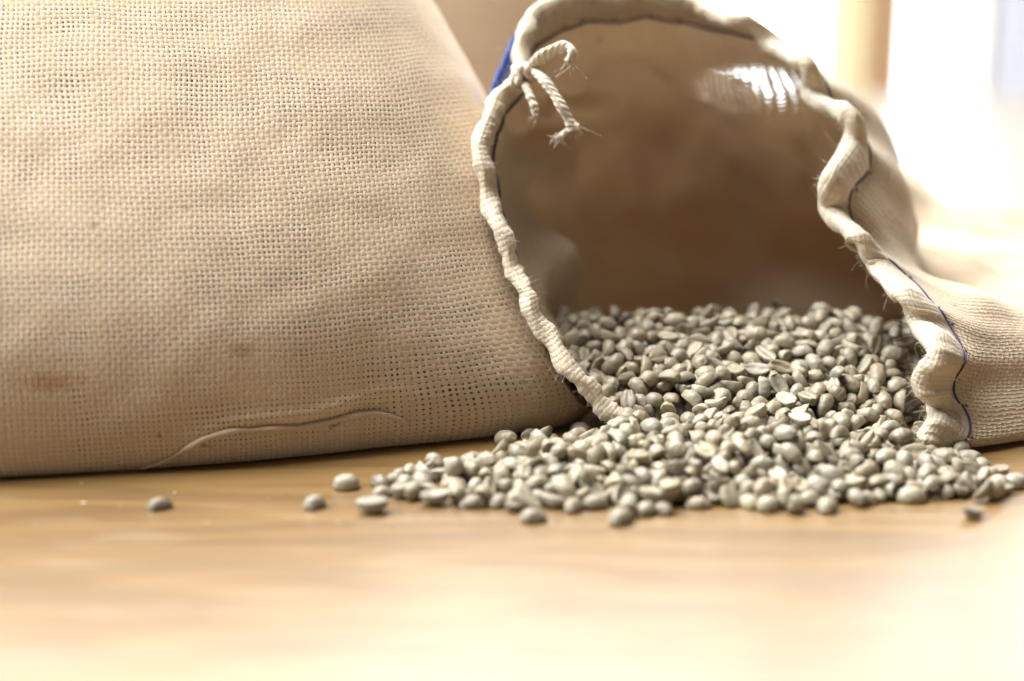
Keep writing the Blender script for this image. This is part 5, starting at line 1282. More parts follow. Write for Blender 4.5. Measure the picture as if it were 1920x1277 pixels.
    ',0.884,74.74,453.26,1.4,0.767,-0.305,-0.387,-0.411,-1;1,0.936,137.91,549.88,9.09,-0.104,0.377,-0.903,0.18,-1;10,0.882,162.47,651.92,2.1,-0.656,-0.317,'
    '-0.546,-0.412,-1;7,1.029,137.58,524.78,3.1,-0.099,0.843,-0.172,0.5,-1;2,0.947,17.62,475.22,2.39,-0.211,-0.78,0.449,-0.381,-1;10,0.934,104.89,511.07,12'
    '.97,-0.113,0.468,-0.457,0.748,-1;10,0.986,115.31,532.95,22.76,-0.094,-0.085,0.549,-0.826,-1;6,0.986,156.35,682.97,2,-0.007,0.628,-0.534,-0.567,-1;3,0.'
    '94,117.17,470.67,1.4,-0.012,0.625,0.766,0.153,-1;6,0.893,38.06,543.98,20.94,0.338,0.252,-0.547,0.723,-1;0,0.906,51.77,539.85,25.95,-0.064,0.956,0.206,'
    '0.197,-1;8,1.016,27,567.24,18.75,0.542,0.23,-0.543,0.599,-1;9,0.982,58.4,487.21,4.87,0.597,0.014,0.273,0.754,-1;3,0.936,42.97,537.99,23.13,-0.322,0.50'
    '9,-0.494,-0.628,-1;6,0.989,35.44,591.05,14.13,-0.417,-0.619,0.581,-0.325,-1;3,0.98,81.27,530.31,21.07,0.717,0.462,-0.514,-0.091,-1;2,0.932,168.15,682.'
    '97,2,-0.234,0.652,0.72,-0.044,-1;4,0.913,68.77,464,2.6,-0.209,0.795,0.492,0.286,-1;11,0.968,-3.14,445,1.4,-0.71,-0.095,0.691,0.096,-1;8,0.978,116.8,46'
    '4,1.4,-0.431,0.371,0.752,0.333,-1;7,0.98,161.28,660.64,2.04,-0.201,-0.526,0.823,0.074,-1;8,0.985,41.07,598.25,11.61,0.119,-0.322,0.241,0.908,-1;7,1.04'
    '3,36.48,538.86,14.27,0.721,-0.18,0.632,0.22,-1;2,0.962,26.09,562.74,19.87,-0.12,0.644,0.748,-0.108,-1;11,0.893,173.53,673.95,2,-0.287,-0.572,0.577,-0.'
    '508,-1;11,1.004,98.05,508.36,13.09,0.005,-0.844,-0.295,-0.448,-1;7,0.929,48.92,491.75,10.12,-0.121,0.628,-0.627,-0.445,-1;10,0.977,143.49,566.96,20.54'
    ',0.419,-0.871,-0.245,-0.067,-1;7,0.993,76.54,534.79,23.11,-0.814,0.276,0.306,-0.409,-1;1,1.035,62.27,437.02,1.4,0.487,-0.847,-0.212,0.02,-1;8,0.883,75'
    '.22,513.48,14.74,-0.442,-0.525,0.682,-0.253,-1;0,0.971,125.29,445,1.4,-0.124,0.801,0.536,-0.236,-1;6,0.943,68.69,447.04,1.4,0.483,0.638,0.088,0.593,-1'
    ';0,0.955,18.65,550.82,30.5,-0.602,0.746,0.249,0.134,-1;3,0.9,134.24,668.78,2.16,0.314,-0.265,0.895,-0.173,-1;9,1.041,109.82,503.27,9.84,0.821,0.537,-0'
    '.188,0.05,-1;4,1.043,129.58,549.09,21.33,-0.15,0.358,0.485,-0.784,-1;10,1.049,42.82,535.26,20.77,0.127,-0.83,0.543,0.033,-1;2,0.904,147.63,551.57,2.17'
    ',-0.668,-0.739,-0.059,0.074,-1;5,1.043,108.39,445,2.34,0.056,0.74,-0.497,0.45,-1;2,0.997,140.35,530.62,3.59,-0.131,0.731,0.616,-0.264,-1;10,0.956,60.8'
    '4,504.52,10.24,-0.67,-0.18,0.705,-0.144,-1;11,0.943,41.13,487.12,12.15,-0.725,0.263,-0.637,-0.006,-1;10,0.987,132.94,535.89,2.39,0.567,0.474,0.464,0.4'
    '88,-1;7,1.023,27.16,442.98,1.4,-0.927,0.117,0.355,0.012,-1;5,0.974,41.98,613.09,15.3,0.836,-0.527,-0.149,0.039,-1;3,0.961,73.59,537.93,24.71,-0.286,0.'
    '466,-0.797,0.256,-1;10,1.037,97.43,520.36,17.38,0.381,0.823,-0.385,-0.171,-1;3,0.971,119.13,504.56,6.64,-0.274,-0.701,0.655,0.067,-1;11,1,173.27,669.5'
    '2,2,0.449,-0.469,0.697,0.303,-1;1,0.998,45.17,475.22,1.4,0.273,-0.723,-0.278,-0.57,-1;4,0.888,163.14,665.13,2,-0.006,-0.821,0.177,-0.544,-1;7,0.907,61'
    '.67,518.84,17.15,-0.189,-0.918,0.333,-0.1,-1;8,1.041,173.79,678.43,2,-0.803,0.485,-0.331,-0.097,-1;9,0.893,31.53,586.7,16.82,-0.482,-0.626,-0.48,0.382'
    ',-1;8,0.888,85.36,545.68,26.08,0.117,0.041,0.186,0.975,-1;8,0.926,84.92,518.77,16.26,-0.051,-0.667,-0.503,0.548,-1;7,0.901,63.36,529.07,20.6,0.885,-0.'
    '103,-0.31,-0.332,-1;7,0.906,56.4,517.76,15.76,0.764,0.483,0.384,0.19,-1;6,0.944,35.23,587.01,12.49,-0.969,-0.203,0.139,-0.022,-1;7,1.004,19.04,541.61,'
    '29.47,0.25,-0.883,-0.049,-0.393,-1;1,1,118.92,451.17,1.4,0.544,0.299,-0.684,-0.384,-1;2,1.037,112.51,440.98,1.4,0.746,-0.607,-0.111,0.25,-1;0,0.916,29'
    '.97,569.67,14.87,0.422,-0.875,-0.196,0.138,-1;1,0.886,24.64,545.79,22.1,0.585,0.661,-0.342,0.323,-1;1,0.955,42.35,619.13,16.66,-0.913,0.086,-0.207,0.3'
    '41,-1;4,0.997,68.85,652.61,7.61,0,-0.062,0.43,0.901,-1;2,1.003,112.94,670.13,2.83,-0.178,0.771,0.596,-0.136,-1;5,0.93,29.76,580.43,17.4,0.213,0.61,0.7'
    '5,0.139,-1;1,0.993,29.54,560.59,12.93,-0.511,0.593,0.287,0.553,-1;11,1.042,124.3,540.26,20.24,0.315,-0.769,-0.5,-0.245,-1;10,0.899,175.74,682.97,3.46,'
    '0.198,-0.945,-0.25,-0.076,-1;0,0.942,157.03,678.43,2,0.175,0.193,0.866,-0.427,-1;10,0.952,137.54,652.23,2.03,-0.145,-0.968,-0.095,0.181,-1;9,0.913,28.'
    '53,447.04,1.4,-0.176,0.971,-0.12,-0.106,-1;10,1.036,110.65,525.34,19.2,0.468,-0.455,0.722,-0.228,-1;5,0.963,80.9,508.3,12.21,-0.7,0.418,0.579,0.011,-1'
    ';6,1.043,58.33,440.98,1.4,0.093,0.272,0.062,-0.956,-1;2,0.966,29.73,477.53,1.4,-0.24,0.277,0.884,-0.291,-1;1,1.048,6.08,461.82,2.83,0.08,0.875,0.424,-'
    '0.218,-1;10,0.888,51.07,440.98,2.56,-0.322,-0.362,-0.855,0.186,-1;7,0.896,46.75,615.3,11.26,-0.122,0.242,-0.948,0.165,-1;5,1.014,18.85,556.98,29.98,-0'
    '.769,-0.126,0.585,-0.224,-1;0,1.029,109.32,449.1,1.4,-0.54,0.34,-0.098,0.764,-1;10,0.932,33.5,479.85,1.4,-0.101,-0.485,-0.448,-0.744,-1;5,0.998,34.44,'
    '546.43,29.52,0.565,-0.017,0.402,-0.72,-1;10,1.003,43.66,449.33,3.83,0.361,0.6,-0.486,-0.523,-1;2,0.89,76.15,469.47,7.17,0.636,0.002,-0.001,0.772,-1;1,'
    '1.065,5.39,467.39,6.25,0.1,-0.406,-0.482,-0.77,-1;6,1.018,88.35,524.35,26.75,0.719,0.153,-0.399,-0.549,-1;4,0.919,56.43,517.73,23.23,-0.132,0.729,-0.5'
    '14,0.432,-1;9,0.957,105.85,510.34,18.87,-0.395,0.913,-0.045,-0.091,-1;6,1.074,6.17,470.26,3.77,0.264,-0.812,0.377,0.358,-1;5,0.934,56.16,478.37,11.42,'
    '0.451,0.548,0.685,0.162,-1;6,0.925,60.78,533.56,29.64,0.657,-0.394,0.469,0.44,-1;6,0.905,134,505.27,4.28,0.644,0.01,-0.408,-0.646,-1;2,1.048,28.17,462'
    '.3,8.07,0.396,-0.672,-0.62,0.09,-1;5,0.932,110.83,470.25,4.87,-0.147,0.164,0.914,-0.339,-1;6,1.013,97.03,460.03,4.84,0.024,0.071,-0.99,-0.118,-1;6,0.9'
    '24,68.17,549.25,29.63,0.132,-0.25,-0.675,0.681,-1;2,0.928,110.64,536.88,30.57,-0.274,0.81,-0.343,0.39,-1;2,0.99,73.13,462.46,11.23,0.74,-0.438,-0.37,-'
    '0.352,-1;9,0.918,43.93,425.66,0.63,0.287,0.005,0.005,0.958,-1;10,0.911,99.12,539,31.49,0.718,-0.105,-0.269,0.633,-1;6,0.989,23.5,530.55,28,0.442,0.604'
    ',0.637,0.183,-1;3,0.921,105.65,539.61,31.13,0.924,0.078,0.374,-0.003,-1;0,0.957,39.37,469.19,12.03,0.061,-0.775,0.381,0.5,-1;7,1.08,96.5,516.48,20.38,'
    '0.656,0.372,0.15,-0.639,-1;6,0.941,55.73,460.16,7.03,0.541,0.667,-0.355,0.37,-1;8,0.902,69.71,564.25,29.51,0.75,-0.116,-0.327,-0.563,-1;8,0.974,42.22,'
    '500.93,18.11,0.855,0.261,0.199,-0.402,-1;11,0.952,91.6,472.29,10.49,0.822,0.556,0.071,-0.106,-1;3,0.884,115.98,538.37,32.44,0.264,0.884,-0.363,-0.132,'
    '-1;0,0.997,100.76,472.78,11.8,0.546,0.588,-0.557,0.215,-1;9,1.012,30.92,524.52,23.69,-0.078,0.331,-0.92,-0.197,-1;1,0.879,136.61,547.06,28.54,-0.004,0'
    '.971,-0.241,-0.011,-1;10,0.869,138.07,531.63,26.94,-0.008,0.093,-0.961,-0.259,-1;4,0.962,117.34,540.99,29.34,0.384,0.47,0.59,0.532,-1;9,1.052,62.08,52'
    '5.13,23.09,0.867,0.202,-0.106,0.444,-1;8,0.874,25.47,523.93,23.74,-0.052,0.705,-0.615,-0.351,-1;9,0.901,49.85,517.65,22.29,0.537,-0.482,0.196,0.664,-1'
    ';5,0.885,58.47,451.17,9.9,-0.097,0.281,0.884,0.359,-1;10,0.868,32.27,452.74,4.89,0.291,0.59,0.47,0.589,-1;11,0.934,96.7,475.92,8.53,0.837,0.003,-0.04,'
    '0.545,-1;1,1.029,88.94,481.47,11.05,0.972,0.105,-0.133,-0.161,-1;3,0.94,70.09,457.53,12.52,0.447,-0.493,-0.335,0.667,-1;11,0.891,74.12,458.72,13.33,0.'
    '297,0.064,-0.031,-0.952,-1;6,1.025,102.78,523.13,24.49,0.137,-0.263,0.946,-0.127,-1;7,1.071,113.83,519.23,23.3,0.711,-0.05,0.699,-0.061,-1;7,0.999,120'
    '.91,491.94,8.37,0.904,0.197,-0.09,0.369,-1;8,0.868,76.23,511.94,19.25,0.042,0.989,-0.065,-0.124,-1;8,1.012,37.46,442.23,3.48,0.105,-0.471,-0.825,-0.29'
    '6,-1;4,0.889,98.36,547.16,30.02,0.208,0.33,-0.89,0.235,-1;7,1.007,53.1,540.62,29.26,0.695,0.321,0.015,-0.643,-1;3,0.947,115.57,492.25,10.69,0.328,-0.8'
    '93,0.281,-0.129,-1;10,0.993,70.81,552.16,33.45,0.206,-0.801,0.383,-0.411,-1;3,0.877,85.16,466.96,10.2,0.524,-0.836,-0.165,0.021,-1;7,0.953,41.28,460.6'
    '4,6.3,-0.099,0.804,-0.585,-0.047,-1;9,0.903,2.22,461.69,4.27,0.878,-0.323,0.032,0.351,-1;1,0.994,110.85,543.08,33.12,0.533,0.189,-0.06,-0.822,-1;1,1.0'
    '67,38.33,509.91,19.67,0.619,-0.203,-0.577,-0.492,-1;2,0.95,115.01,547.48,29.74,0.027,0.855,0.515,-0.056,-1;4,0.919,22.69,473.78,4.37,-0.108,0.019,-0.9'
    '88,0.112,-1;1,0.991,91.96,513.85,22.46,-0.027,0.881,-0.471,-0.044,-1;7,1.037,125.65,531.65,26.27,0.814,0.175,0.152,-0.532,-1;10,0.913,7.6,461.38,7.04,'
    '-0.15,0.67,-0.719,0.105,-1;10,0.984,109.59,503.57,21.62,0.73,0.116,-0.474,-0.478,-1;11,1.04,90.51,469.96,12.93,0.03,0.136,0.333,-0.933,-1;0,0.867,51.6'
    '7,486.21,11.03,0.883,0.403,0.234,0.052,-1;2,0.941,105.41,512.83,19.89,0.114,-0.259,-0.65,-0.705,-1;5,0.872,86.17,529.68,27.21,0.076,-0.066,-0.986,-0.1'
    '35,-1;4,0.886,83.83,522.75,23.32,0.926,-0.172,-0.283,0.181,-1;2,1.022,92.95,532.41,26.4,0.673,0.15,0.15,-0.709,-1;1,0.901,51.86,521.86,22.05,0.15,0.03'
    '1,-0.034,0.988,-1;2,0.871,58.46,503.75,16.76,0.148,0.116,-0.398,0.898,-1;8,1,26.23,546.01,30.83,0.655,0.25,0.488,-0.52,-1;2,0.903,37.32,558.09,31.43,0'
    '.643,-0.318,0.473,-0.511,-1;2,0.922,140.44,514.04,3.89,-0.36,0.907,-0.219,0.022,-1;11,1.005,68.19,478.09,12.51,0.152,0.167,0.92,0.321,-1;5,1.036,76.4,'
    '480.12,12.48,0.47,-0.512,0.216,-0.686,-1;7,0.993,126.36,476.27,8.61,-0.054,0.97,0.192,0.138,-1;0,1.061,57.97,536.91,32.89,0.983,0.11,0.057,0.138,-1;7,'
    '0.882,51.27,488.26,13.61,0.756,-0.482,0.274,0.348,-1;11,1.022,68.42,553.96,27.85,0.376,-0.001,0.013,-0.926,-1;4,1.047,131.33,508.76,16.15,0.352,0.166,'
    '-0.221,0.894,-1;8,0.898,77.36,540.46,29.56,0.464,0.864,0.162,0.11,-1;1,0.878,118.65,460.69,3.95,0.156,0.043,-0.596,0.787,-1;8,0.901,-13.08,465.6,2.32,'
    '-0.005,0.903,-0.429,0.004,-1;0,1.032,121.72,485.88,8.87,0.032,-0.584,0.67,0.458,-1;5,0.996,47.43,475.43,8.71,0.944,0.113,-0.194,0.242,-1;11,1.002,33.3'
    '7,523.97,25.64,0.6,0.401,-0.006,0.692,-1;1,1.04,124.67,551.07,32.18,0.757,-0.271,0.354,-0.478,-1;2,0.988,114.93,483.19,7.93,0.073,0.025,0.95,-0.304,-1'
    ';2,0.99,97.32,547.67,33.24,0.184,0.204,0.947,-0.166,-1;8,0.998,19.86,471.78,8.37,0.315,0.881,-0.278,-0.218,-1;10,1.041,36.11,507.54,15.27,0.339,0.068,'
    '-0.223,0.911,-1;11,0.92,89.41,504.79,14.01,0.797,0.167,-0.122,0.568,-1;0,0.952,115.02,510.73,19.64,0.241,-0.641,-0.159,-0.711,-1;9,1.008,79.41,474.64,'
    '8.08,-0.003,0.079,0.997,-0.006,-1;9,1.073,85.56,453.73,3.17,0.922,0.142,-0.026,0.358,-1;11,0.93,27.48,444.3,3.98,0.387,0.828,0.406,0.015,-1;6,0.927,8.'
    '55,474.48,1.11,0.089,-0.054,-0.133,0.986,-1;0,0.986,14.19,461.16,6.39,0.583,0.734,0.334,0.1,-1;1,0.932,117.7,496.68,13.32,-0.158,0.688,-0.639,0.305,-1'
    ';5,1.014,69.34,502.37,14.33,0.888,0.311,-0.124,-0.315,-1;8,0.912,45.82,541.41,31.35,0.601,0.363,-0.136,-0.698,-1;10,0.868,100.41,552.42,31.07,0.337,0.'
    '494,0.013,-0.801,-1;10,0.891,113.53,470.86,6.14,0.396,0.42,0.227,0.784,-1;0,0.86,110.22,475.34,7.12,-0.207,0.411,0.823,0.333,-1;10,0.934,55.06,541.54,'
    '32.89,-0.065,0.819,0.474,-0.317,-1;6,1,89.06,499.33,19.65,-0.292,0.417,0.778,0.369,-1;4,0.987,64.2,477.47,14.04,0.735,-0.461,-0.473,0.152,-1;2,0.99,-2'
    '3.28,463.93,0.73,0.993,0,0.003,-0.119,-1;8,1,110.4,467.54,9.29,0.282,0.296,-0.707,-0.578,-1;5,0.862,-16.6,459.5,2.35,-0.006,0.699,-0.715,0.006,-1;6,1.'
    '044,67.64,460.03,7.3,0.014,0.824,-0.558,0.097,-1;10,0.973,114.78,465.16,5.7,0.263,-0.051,-0.955,-0.131,-1;4,1.063,59.25,463.9,8.04,0.262,-0.191,0.897,'
    '-0.302,-1;2,0.973,30.29,511.74,19.4,-0.214,0.098,0.955,0.181,-1;3,0.877,145.49,551.17,29.42,0.726,0.612,-0.052,-0.309,-1;11,1.048,111.11,512.47,20.43,'
    '0.061,0.625,0.774,-0.087,-1;9,0.927,110.58,463.63,11.72,-0.377,0.193,-0.895,0.139,-1;3,0.882,91.25,465.05,11.12,0.158,0.737,-0.47,-0.459,-1;11,0.862,1'
    '3.84,481.07,3.65,0.122,0.192,-0.359,-0.905,-1;3,0.966,80.08,476.02,12.12,0.417,-0.725,0.415,-0.359,-1;9,1.043,78.27,508.4,15.54,0.598,0.13,0.16,-0.775'
    ',-1;5,1.009,46.51,528.92,25.92,-0.252,0.948,-0.193,-0.028,-1;10,1.059,67.08,535.79,29.9,0.211,0.909,0.346,0.091,-1;9,0.959,69.14,541.99,29.56,0.204,-0'
    '.368,-0.833,0.359,-1;9,0.866,100.12,544.64,29.06,0.212,-0.084,0.643,-0.731,-1;2,0.89,125.57,510.48,16.46,0.568,0.115,-0.173,0.796,-1;0,0.886,102.84,55'
    '0.79,27.81,0.745,-0.006,0.006,-0.667,-1;9,1,85.2,464.88,8.4,0.223,0.243,0.858,-0.393,-1;4,0.931,38.25,450.38,4.91,0.091,-0.444,-0.868,0.205,-1;10,1.02'
    '6,45.18,506.47,19.22,0.009,0.71,-0.696,-0.111,-1;1,0.99,70.29,543.53,29.5,0.623,-0.361,0.024,-0.693,-1;8,0.913,59.45,518.97,22.89,0.452,0.485,0.711,0.'
    '233,-1;7,1.078,74.93,473.72,10.88,0.226,0.539,-0.763,-0.277,-1;3,1.001,34.76,470.56,9.61,0.027,-0.119,0.817,0.563,-1;1,0.914,-24.19,462.13,4.26,0.923,'
    '-0.043,0.139,-0.356,-1;8,0.93,66.59,466.16,14,0.57,-0.057,-0.66,-0.486,-1;0,0.974,24.1,475.69,9.14,0.261,0.201,0.926,-0.185,-1;0,1.054,84.64,511.82,19'
    '.74,0.155,-0.181,-0.888,-0.393,-1;0,0.916,106.32,506.46,14.82,0.914,0.191,0.08,-0.35,-1;7,0.959,147.24,514.73,3.79,0.106,0.967,0.064,-0.224,-1;0,0.878'
    ',25.92,536.07,27.67,0.589,0.043,-0.063,0.805,-1;3,0.956,81.03,460.83,7.54,0.132,-0.783,-0.607,-0.034,-1;8,1.009,81.87,453.38,8.13,0.205,0.42,0.774,0.4'
    '26,-1;4,0.891,78.19,453.34,3.67,0.345,0.072,-0.114,0.929,-1;8,0.896,0.71,459.72,3.95,0.033,0.355,-0.873,0.333,-1;11,0.97,61.12,553.5,29.57,0.364,-0.50'
    '5,0.399,-0.673,-1;10,0.882,114.21,500.57,13.91,0.539,0.384,-0.445,-0.604,-1;10,1.044,73.72,513.13,21.33,0.99,0.03,0.131,0.035,-1;0,0.915,100.73,526.6,'
    '25.86,0.757,0.246,0.3,0.526,-1;7,0.878,68.66,517.04,24.31,0.819,-0.561,-0.006,-0.123,-1;11,1.076,87.29,547.84,30.71,0.712,0.11,-0.576,-0.386,-1;11,0.9'
    '42,50.61,541.18,32.31,0.063,-0.511,-0.021,0.857,-1;6,0.896,29.79,468.67,11.46,-0.3,0.813,0.489,0.101,-1;9,0.927,121.47,500.84,12.08,0.249,0.056,0.199,'
    '-0.946,-1;9,0.975,95.98,550.06,27.66,0.228,-0.001,-0.006,-0.974,-1;4,0.935,49.06,504.61,16.15,0.669,-0.586,-0.439,-0.127,-1;2,0.957,-1.73,455.04,1.47,'
    '0.74,0.205,-0.179,-0.616,-1;11,0.928,86.2,460.62,7.08,0.164,0.937,0.162,0.263,-1;4,0.944,4.74,466.59,2.84,0.671,0.653,-0.343,-0.068,-1;9,0.917,61.42,5'
    '59.38,29.18,0.109,0.084,-0.824,-0.55,-1;6,0.885,76.21,571.33,29.52,0.375,-0.679,0.506,-0.377,-1;6,0.866,102.3,546.87,30.75,0.922,-0.126,0.196,-0.309,-'
    '1;3,1.038,46.21,565.56,28.86,-0.005,0.881,-0.474,0.004,-1;5,1.032,59.26,492.04,16.39,0.883,0.075,0.164,-0.434,-1;0,0.966,50.66,481.03,10.65,0.051,0.27'
    ',0.946,0.17,-1;9,0.891,19.79,459.21,6.83,0.18,-0.61,-0.252,0.73,-1;6,0.935,121.67,473.93,4.94,0.507,0.219,-0.118,0.825,-1;5,0.863,32.07,479.81,6.64,0.'
    '77,-0.385,0.508,0.011,-1;2,0.878,50.68,477.41,11.63,0.157,0.055,0.083,0.983,-1;5,1.003,113.78,474.53,8.71,0.677,-0.143,0.523,0.499,-1;11,1.002,114.42,'
    '530.43,27.74,0.219,-0.092,0.93,-0.279,-1;4,0.978,64.69,548.16,29.4,0.562,0.64,-0.419,-0.315,-1;6,1.054,100.7,511.52,16.86,0.886,0.215,-0.084,0.402,-1;'
    '3,0.863,77.81,528.34,24.66,0.585,0.127,-0.161,0.785,-1;4,1.073,66.68,465.55,9.76,0.097,0.611,0.77,-0.157,-1;2,0.945,90.2,464.86,6.85,-0.193,0.889,-0.4'
    '13,-0.045,-1;11,1.055,111.63,486.05,4.52,0.066,0.025,-0.997,-0.036,-1;7,0.984,106.51,497.44,13.04,0.06,0.336,0.936,-0.084,-1;3,0.971,84.2,533.64,29.54'
    ',0.73,0.231,0.389,0.512,-1;0,1.027,61.31,498.98,13.72,0.657,0.27,0.294,0.64,-1;5,1.019,25.02,558.57,29.69,-0.259,0.752,0.556,-0.24,-1;4,0.915,25.96,54'
    '0.92,29.66,0.011,-0.37,0.324,-0.871,-1;9,0.984,41.85,554.1,29.65,0.867,-0.181,-0.419,-0.2,-1;6,0.886,60.43,465.37,14.31,0.269,0.779,0.564,0.053,-1;1,0'
    '.956,138.99,467.77,5.38,0.114,-0.767,-0.631,0.03,-1;11,1.005,31.19,540.16,29.91,0.225,-0.761,0.423,-0.438,-1;8,1.038,83.37,500,17.95,0.72,-0.014,0.633'
    ',-0.284,-1;3,0.954,45.29,486.2,9.24,0.072,-0.076,-0.762,0.639,-1;7,0.967,57.78,459.72,11.91,0.627,-0.078,-0.036,-0.774,-1;8,1.054,76.79,490.2,12.4,0.6'
    '3,0.414,0.143,-0.641,-1;5,0.944,90.95,514.29,19.21,-0.22,0.975,0.042,0.009,-1;9,1.054,65.84,529.39,25.01,0.806,0.182,0.136,-0.547,-1;5,1.03,80.62,558.'
    '62,30.12,0.326,-0.707,0.627,0.021,-1;1,0.909,67.57,520.91,22.89,0.783,-0.577,-0.17,0.16,-1;6,1.002,60.91,542.85,29.76,0.041,-0.173,0.905,0.385,-1;2,0.'
    '935,91.03,482.09,8.62,0.159,0.039,0.501,0.85,-1;10,0.948,139.26,552.53,28.61,0.005,0.521,-0.853,-0.003,-1;9,1.074,34.81,474.32,7.7,0.285,-0.912,-0.294'
    ',0.026,-1;3,1.055,30.59,492.89,2.57,-0.006,0.988,0.153,-0.008,-1;2,0.93,119.29,557.03,29.72,0.261,0.458,0.773,0.353,-1;7,0.921,70.87,533.15,27.77,-0.0'
    '12,0.151,-0.966,-0.211,-1;6,1.078,33.46,505.53,17.54,0.727,0.404,-0.28,-0.479,-1;0,0.954,128.03,541.88,31.16,0.76,0.126,-0.04,-0.636,-1;7,0.994,100.69'
    ',564.11,29.62,0.219,0.063,0.852,0.472,-1;3,0.97,38.62,524.22,24.65,0.941,-0.126,0.297,0.099,-1;7,0.998,82.44,489.59,11.78,0.748,0.112,-0.527,-0.388,-1'
    ';5,0.908,37.07,488.89,7.03,0.885,0.02,0.344,0.312,-1;8,0.96,94.92,473.93,13.81,0.148,-0.258,-0.939,-0.174,-1;2,1.018,54.46,483.32,7.19,0.968,-0.056,-0'
    '.176,-0.172,-1;5,1.064,74.01,549.84,30.11,0.044,0.443,0.895,-0.003,-1;6,0.866,105.41,537.13,27.49,0.917,0.055,0.013,-0.395,-1;11,0.887,96.98,527.18,24'
    '.3,0.3,0.113,-0.074,0.944,-1;8,0.905,57.65,514.38,21.1,0.277,-0.824,0.226,-0.439,-1;4,0.979,80.39,550.52,29.14,0.092,-0.186,-0.26,0.943,-1;4,0.892,75.'
    '66,485.9,7.43,0.459,0.027,-0.011,0.888,-1;3,0.919,83.07,546.06,27.88,0.995,-0.003,-0.016,-0.094,-1;9,0.909,56.05,536.6,27.54,0.57,0.023,0.028,-0.821,-'
    '1;6,1.003,72.51,516.97,21.57,0.068,-0.75,0.611,0.245,-1;0,0.89,43.45,535.11,30.1,0.245,0.299,0.904,-0.182,-1;5,0.864,85.27,474.94,9.1,0.066,0.871,0.44'
    '8,0.188,-1;7,1.039,29.61,473.68,6.85,0.283,-0.188,-0.669,0.661,-1;6,0.973,23.02,489.24,0.81,0.976,-0.043,-0.017,-0.21,-1;5,0.92,103.39,455.77,4.47,0.0'
    '5,0.643,0.576,0.502,-1;3,0.996,-19.59,468.16,0.93,0.084,0,-0.006,-0.996,-1;8,1.051,47.95,447.03,1.3,0.927,0.109,-0.017,0.358,-1;6,0.966,91.32,568.19,3'
    '0.01,0.71,-0.214,-0.542,0.397,-1;11,1.072,69.08,490.09,17.09,0.844,0.043,-0.035,0.534,-1;8,0.871,36.32,502.68,13.71,0.917,0.384,0.08,0.078,-1;5,0.891,'
    '79.62,556,29.76,0.774,0.089,-0.346,0.523,-1;6,0.977,95.67,544.25,29.56,0.691,0.57,-0.344,-0.279,-1;5,1.022,108.82,501.23,16.36,0.652,-0.24,0.569,-0.43'
    '9,-1;1,1.035,53.98,473.48,11.89,0.025,0.118,0.922,-0.367,-1;6,0.908,-9.63,468.62,3.69,0.36,0.44,0.814,-0.121,-1;11,0.99,39.69,481.66,10.37,0.532,-0.76'
    ',-0.072,0.366,-1;4,0.912,29.85,544.22,31.65,0.246,-0.233,0.485,-0.806,-1;11,1.045,80.38,544.92,31.11,-0.264,0.857,-0.321,0.305,-1;6,1.048,94.35,483.95'
    ',13.1,0.129,-0.097,-0.657,0.737,-1;10,1.011,21.19,478.46,7.51,0.862,-0.357,-0.126,0.336,-1;5,0.922,90.68,489.45,9.92,0.603,0.334,0.615,0.383,-1;0,1.05'
    '2,142.02,519.36,3.94,0.539,0.579,-0.442,-0.424,-1;3,0.877,125.16,521.66,21.68,0.54,0.128,-0.184,0.811,-1;7,0.961,87.91,534.19,29.35,0.148,0.709,0.337,'
    '0.601,-1;7,0.924,114.27,553.16,28.74,-0.005,0.293,-0.956,-0.019,-1;9,0.904,75.12,562.42,2.92,0.197,-0.239,0.77,-0.558,-1;3,0.941,94.52,538.24,29.86,0.'
    '22,-0.972,0.061,0.057,-1;0,1.059,113.84,562.37,30,0.166,0.262,-0.875,-0.373,-1;11,0.875,113.07,538.87,27.75,0.456,-0.003,0.015,-0.89,-1;10,0.974,110.8'
    '7,495.36,12.33,0.146,-0.377,0.558,-0.725,-1;1,0.957,93.73,495.11,12.37,0.572,-0.5,0.055,-0.648,-1;10,1.067,129.8,544.42,28.68,0.005,0.583,-0.812,-0.00'
    '2,-1;8,0.872,22.89,559.33,28.61,0.484,-0.332,-0.776,0.232,-1;5,1.059,61.51,459.73,6.73,0.312,-0.379,0.758,-0.43,-1;4,0.88,88.05,469.4,8.83,0.016,-0.24'
    '6,-0.79,-0.562,-1;5,1.011,103.65,463.5,6.93,0.393,-0.91,-0.077,-0.105,-1;5,1.037,65.67,480.98,8.27,0.013,0.383,0.923,0.023,-1;11,0.99,45.2,466.43,8.31'
    ',0.453,0.891,0.028,0.025,-1;4,0.947,-22.22,458.2,2.57,-0.004,0.043,0.999,-0.012,-1;6,0.908,94.08,467.39,8.07,0.374,-0.696,-0.596,0.142,-1;3,0.99,79.86'
    ',502.16,16.2,0.023,0.601,0.723,0.338,-1;0,1.015,93.41,501.16,14.21,0.353,0.368,-0.18,-0.841,-1;8,0.977,64.09,538.6,30.83,0.323,0.471,0.34,-0.747,-1;10'
    ',0.957,50.1,562,30.61,0.254,0.919,0.204,-0.22,-1;11,0.924,51.86,556.69,30.21,-0.191,0.044,0.872,0.449,-1;3,0.883,101.85,482.04,6.57,0.103,-0.883,-0.44'
    '1,0.124,-1;10,1.051,86.7,477.17,12.27,0.06,0.069,0.989,0.113,-1;3,1.028,77.06,495.14,15.68,0.798,-0.053,0.13,0.586,-1;11,0.895,75.1,543.42,28.54,0.418'
    ',-0.159,0.058,-0.893,-1;1,1.016,5.94,449.32,12.98,0.433,0.768,0.319,0.348,-1;6,0.936,78.42,471.37,14.98,0.714,-0.001,-0.08,-0.695,-1;6,0.878,105.34,49'
